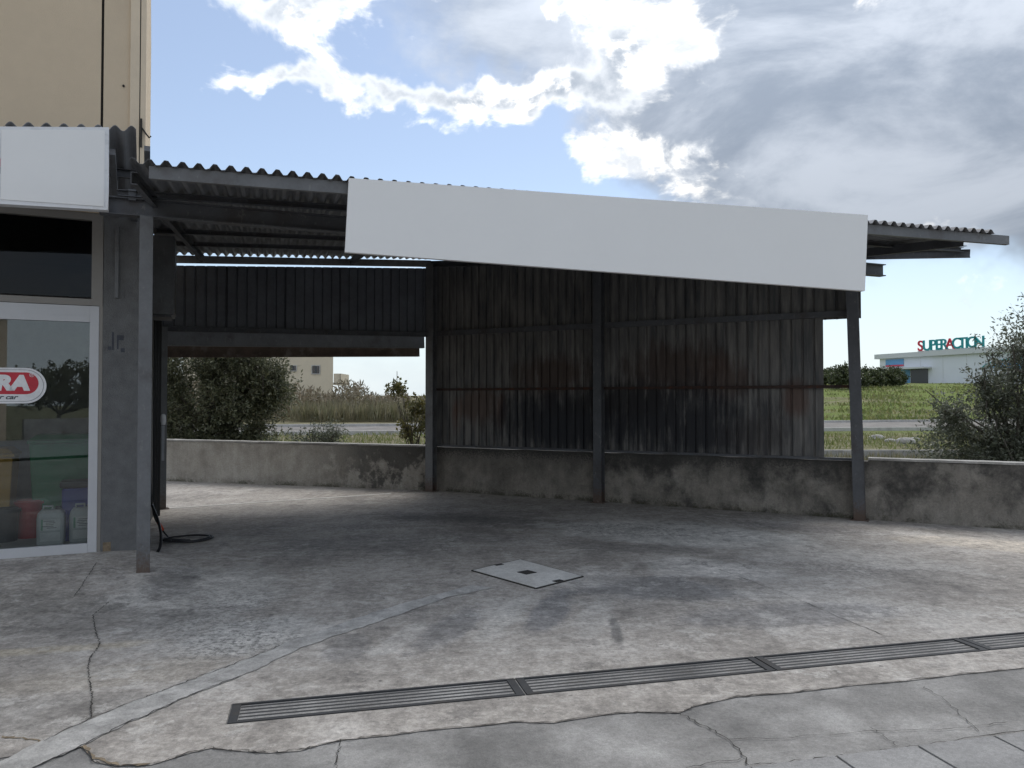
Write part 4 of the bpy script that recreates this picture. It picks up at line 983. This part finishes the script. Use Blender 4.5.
# brown brush and reed bed beyond the road: one continuous mass
rs = np.random.RandomState(2)
n_ = 26000
bx_ = rs.uniform(-32, 3.5, n_); by_ = rs.uniform(61, 72, n_); hgt = .9 + .6 * np.sin(bx_ * .55) * np.sin(bx_ * .23 + 1) + .45 * np.sin(bx_ * 1.7) + .35 * np.sin(bx_ * 3.1) + .9 * (bx_ < -19)
bz_ = -.05 + rs.uniform(0, 1, n_) ** .8 * np.maximum(.6, hgt + 1.0)
dd = rs.normal(size=(n_, 3)) * .6 + np.array((0, 0, .6))
o = leaf_mesh('brush_thicket', np.stack([bx_, by_, bz_], 1), dd, .50, .12, 'brush', None, rs); tag(o, 'brown dry brush thicket beyond the far road below the house', 'brush', None, 'stuff')
n_ = 3200
bx_ = rs.uniform(-17, -4, n_); by_ = rs.uniform(58.5, 61.5, n_); cl_ = .45 + .55 * np.sin(bx_ * 1.3) ** 2; bz_ = np.full(n_, -.1)
o = leaf_mesh('reed_bed', np.stack([bx_, by_, bz_], 1), np.stack([rs.normal(size=n_) * .22, rs.normal(size=n_) * .15, np.ones(n_)], 1) * 1.0, 1.5, .06, 'reed', None, rs); tag(o, 'pale dry reeds standing in front of the brown thicket', 'reeds', None, 'stuff')
# grass on the verges
n_ = 26000
gx = rs.uniform(-22, 34, n_); gy = 26.2 + rs.uniform(0, 1, n_) ** 1.3 * 11; ny_ = np.interp(gx, [p[0] for p in NK], [p[1] for p in NK]); keep = gy < ny_ - .3
keep &= rs.uniform(0, 1, n_) < np.clip(.5 + .5 * np.sin(gx * .9) * np.sin(gy * 1.3 + gx * .3), .12, 1)
gx, gy = gx[keep], gy[keep]; n_ = len(gx)
o = leaf_mesh('verge_grass', np.stack([gx, gy, np.full(n_, -.11)], 1), np.stack([rs.normal(size=n_) * .45, rs.normal(size=n_) * .4, np.ones(n_)], 1), .24, .035, 'grassm', None, rs); tag(o, 'short green and straw grass on the verge behind the wall', 'grass', None, 'stuff')
n_ = 12000
gx = rs.uniform(-18, 26, n_); gy = rs.uniform(24.6, 25.8, n_); hh = rs.uniform(0, 1, n_)
o = leaf_mesh('ditch_grass', np.stack([gx, gy, np.full(n_, -.56)], 1), np.stack([rs.normal(size=n_) * .3, rs.normal(size=n_) * .3, np.ones(n_)], 1), .42, .03, 'reed', None, rs); tag(o, 'taller dry grass growing against the retaining wall', 'grass', None, 'stuff')
n_ = 30000
gx = rs.uniform(18, 90, n_); gy = 62 + rs.uniform(0, 1, n_) ** 1.4 * 70; fy_ = np.interp(gx, [p[0] for p in FK], [p[1] for p in FK]); keep = gy > fy_ + 1
keep &= (np.sin(gx * .33 + gy * .2) * np.sin(gy * .41 - gx * .1) + rs.normal(size=n_) * .35) > .1
gx, gy = gx[keep], gy[keep]; n_ = len(gx); gz = np.array([terr_h(a, b) for a, b in zip(gx, gy)])
o = leaf_mesh('meadow_grass', np.stack([gx, gy, gz], 1), np.stack([rs.normal(size=n_) * .6, rs.normal(size=n_) * .4, np.ones(n_)], 1), .42, .16, 'grassm', None, rs); tag(o, 'tufted green meadow grass in the field beyond the road', 'grass', None, 'stuff')
# round trees beyond the meadow
ft = [(848, 380, 118, 4.0, 2.6), (832, 384, 122, 2.6, 2.0), (868, 383, 125, 3.2, 2.2), (882, 382, 128, 3.6, 2.2), (895, 381, 130, 2.2, 2.1), (812, 383, 126, 3.2, 2.2), (790, 384, 126, 3.2, 2.2)]
fl = ['broad green tree beyond the meadow, left of the right post', 'small dark bush at the foot of the broad far tree', 'green far tree just behind the right post', 'dark rounded far bush right of the right post', 'small dark far bush nearest the white store', None, None]
for i, (px, py, Y, rx, rz) in enumerate(ft):
    if fl[i] is None: continue
    p = at(px, py, Y); zb = terr_h(p.x, Y)
    plant('far_tree', (p.x, Y, zb), fl[i], 'tree', [((p.x - rx * .3, Y, zb + rz * .75), (rx * .75, rx * .6, rz * .75)), ((p.x + rx * .4, Y, zb + rz * .6), (rx * .6, rx * .5, rz * .6)), ((p.x, Y, zb + rz * 1.05), (rx * .5, rx * .5, rz * .5))], 330, 12, .8, .42, .22, 'fartree', 20 + i, 'trees beyond the meadow', .16, 1.8, -.05, 3)
# stones on the verge
for i, (px, py, Y, s_) in enumerate(((877, 440, 33, .45), (890, 445, 31, .3), (905, 447, 30, .5), (915, 444, 32, .3))):
    p = at(px, py, Y); bm = bmesh.new(); bmesh.ops.create_icosphere(bm, subdivisions=2, radius=.5)
    for v in bm.verts: v.co = Vector((v.co.x * s_ * 1.6, v.co.y * s_, v.co.z * s_ * .8)) * rnd.uniform(.85, 1.15)
    me = bpy.data.meshes.new('field_stone'); bm.to_mesh(me); bm.free(); me.materials.append(M['stone']); o = bpy.data.objects.new('field_stone', me); col.objects.link(o); o.location = (p.x, Y, -.06)
    tag(o, ['tallest pale stone on the verge right of the right post', 'small pale stone between two larger ones on the verge', 'long pale stone on the verge beside the olive tree', 'small pale stone partly behind the olive tree'][i], 'stone', 'stones on the verge')

# ------------------------------------------------------------------ house seen through the opening
hp = at(333, 400, 82); HX = hp.x
house = empty('house', (HX - 8, 82, 0), 'cream two-storey house with small dark windows beyond the reeds', 'house')
def hquad(x0, x1, z0, z1, e=0.): return [Vector((HX + x0 - e, 82 - e, z0)), Vector((HX + x1 + e, 82 - e, z0)), Vector((HX + x1 - 3.2 + e, 94 + e, z0)), Vector((HX + x0 - 3.2 - e, 94 + e, z0)), Vector((HX + x0 - e, 82 - e, z1)), Vector((HX + x1 + e, 82 - e, z1)), Vector((HX + x1 - 3.2 + e, 94 + e, z1)), Vector((HX + x0 - 3.2 - e, 94 + e, z1))]
MB().hexa(hquad(-16, 0, 0, 9.2)).build('wall', 'cream', house)
MB().hexa(hquad(-16, 0, 9.202, 9.5, .5)).build('roof', 'roof_tile', house)
def house_window(x0, y0, x1, y1, pan=2):
    a, b = at(x0, y1, 82), at(x1, y0, 82); wd, ht = b.x - a.x, b.z - a.z; c = (a + b) / 2
    f_ = MB()
    for e in (-1, 1): f_.box((c.x + e * wd / 2, 81.97, c.z), (.09, .12, ht)); f_.box((c.x, 81.975, c.z + e * ht / 2), (wd + .1, .12, .09))
    o = f_.build('window', 'kerb', house)
    MB().box((c.x, 81.99, c.z), (wd - .05, .06, ht - .05)).build('pane', 'pane', o)
    for q in range(pan): MB().box((c.x + (q - (pan - 1) / 2) * wd / pan * 1.02, 81.955, c.z), (wd / pan * .42, .05, ht * .9)).build('shutter', 'shutter', o)
house_window(290.5, 365.5, 296.5, 371); house_window(312, 365.5, 320, 374); house_window(270, 366, 277, 374)
bl = MB(); a = at(333, 385, 82); b = at(341, 374.5, 82)
bl.box(((a.x + b.x) / 2, 84, a.z + .1), (b.x - a.x, 4, .2)); balc = bl.build('balcony', 'cream', house)
MB().box((b.x - .06, 84, (a.z + b.z) / 2 + .1), (.12, 4, b.z - a.z)).build('parapet', 'cream', balc); MB().box(((a.x + b.x) / 2, 82.06, (a.z + b.z) / 2 + .1), (b.x - a.x - .14, .12, b.z - a.z)).build('parapet', 'cream', balc)
p = at(397, 388, 75)
mb = MB(); mb.tube([(p.x, 75, -.1), (p.x, 75, 4.4)], .03, 6); tag(mb.build('slim_mast', 'steel_light'), 'thin pale mast rising above the reeds', 'mast')

# ------------------------------------------------------------------ large store on the right
S0 = at(880, 383, 200); SDIR = Vector((.40, -.9165, 0)).normalized(); SNR = Vector((-SDIR.y, SDIR.x, 0)) * -1   # outward normal towards the left / camera
if SNR.x > 0: SNR = -SNR
store = empty('white_store', (S0.x, 200, 5.4), 'large white flat-roofed store with coloured roof lettering behind the olive tree', 'store')
def st_box(s0, s1, o0, o1, z0, z1, name, mat, parent=store):
    b_ = Vector((S0.x, 200, 0)); p = []
    for z in (z0, z1):
        for s_, o_ in ((s0, o0), (s1, o0), (s1, o1), (s0, o1)): p.append(b_ + SDIR * s_ + SNR * o_ + UPV * z)
    return MB().hexa(p).build(name, mat, parent)
TOP = at(880, 354.5, 200).z
st_box(0, 80, 0, -40, 1.0, TOP - 1.2, 'wall', 'whitewall')
st_box(-1, 80.5, .8, -40.5, TOP - 1.198, TOP, 'fascia', 'fascia')
for q in range(1, 13): st_box(q * 6 - .04, q * 6 + .04, .05, .002, 4, TOP - 1.2, 'cladding_joint', 'fascia')
st_box(2.0, 7.2, .25, .0, TOP - 2.9, TOP - 1.5, 'wall_banner', 'sign_blue'); st_box(2.0, 7.2, .26, .0, TOP - 3.3, TOP - 2.91, 'wall_banner', 'sign_red')
st_box(2.5, 15, 3, .0, TOP - 4.2, TOP - 3.8, 'entrance_canopy', 'fascia'); st_box(3, 9, .1, .0, 5.0, TOP - 4.25, 'shop_window', 'sign_blue'); st_box(9.2, 14, .1, .0, 5.0, TOP - 4.25, 'entrance', 'pane')
b_ = Vector((S0.x, 200, 0))
arch = MB(); pts = [b_ + SDIR * (37 + 9 * math.cos(math.pi * i / 16)) + SNR * .3 + UPV * (TOP - 4.6 + 1.9 * math.sin(math.pi * i / 16)) for i in range(17)]
arch.tube(pts, .12, 6); arch.build('arch_trim', 'teal', store)
mb = MB(); pp = [b_ + SDIR * (37 + 8 * math.cos(2 * math.pi * i / 24)) + SNR * .2 + UPV * (TOP - 4.3 + .7 * math.sin(2 * math.pi * i / 24)) for i in range(24)]
mb.v = [tuple(q) for q in pp] + [tuple(q - SNR * .15) for q in pp]; mb.f = [tuple(range(24)), tuple(range(47, 23, -1))] + [(i, (i + 1) % 24, (i + 1) % 24 + 24, i + 24) for i in range(24)]
mb.build('oval_panel', 'sign_blue', store)
rotS = facing(SNR); sc = 0.
word = [('S', 'letter_red'), ('U', 'teal'), ('P', 'teal'), ('E', 'teal'), ('R', 'teal'), ('A', 'letter_red'), ('C', 'teal'), ('T', 'teal'), ('I', 'teal'), ('O', 'teal'), ('N', 'teal')]
pxs = [923, 929.5, 935.5, 941, 946.5, 952.5, 959, 965, 969.5, 975, 982]
def s_of(px):
    u = (px - 512) / FPX; return (u * 200 - S0.x) / (SDIR.x - u * SDIR.y)
for (ch, mt), px in zip(word, pxs):
    s_ = s_of(px); lt = text_obj('letter', ch, 3.5, .15, mt, store, b_ + SDIR * s_ + SNR * .7 + UPV * (TOP + 1.3), rotS, .05, 0, 1.0)
st_box(s_of(919), s_of(986), .3, .1, TOP, TOP + .25, 'letter_rail', 'fascia')

# ------------------------------------------------------------------ street opposite, seen only as a reflection in the shop door
op = empty('street_building', (-6, -22, 0), 'beige building across the street, reflected in the shop door', 'building')
MB().box((-8.3, -28, 2.6), (24, 14, 5.4)).build('wall', 'beige', op); MB().box((-8.3, -28, 5.4), (24.6, 14.6, .25)).build('roof', 'beige_pale', op)
for x in (-14, -10.5, -7, -3.5, .2): MB().box((x, -20.98, 2.2), (1.4, .08, 1.5)).build('window', 'pane', op)
plant('street_tree', (6.4, -24, 0), 'dark street tree reflected in the shop door glass', 'tree', [((5.8, -24, 2.2), (1.4, 1.2, 1.1)), ((7.6, -24, 2.4), (1.5, 1.3, 1.3)), ((9.5, -24.5, 2.2), (1.6, 1.3, 1.2))], 700, 12, .5, .2, .1, 'bush', 40, None, .12, 1.8)
mb = MB(); mb.bar((4.2, -20.6, .35), (30, -20.6, .35), .25, .9); tag(mb.build('street_wall', 'cap'), 'low pale street wall reflected in the shop door', 'wall')
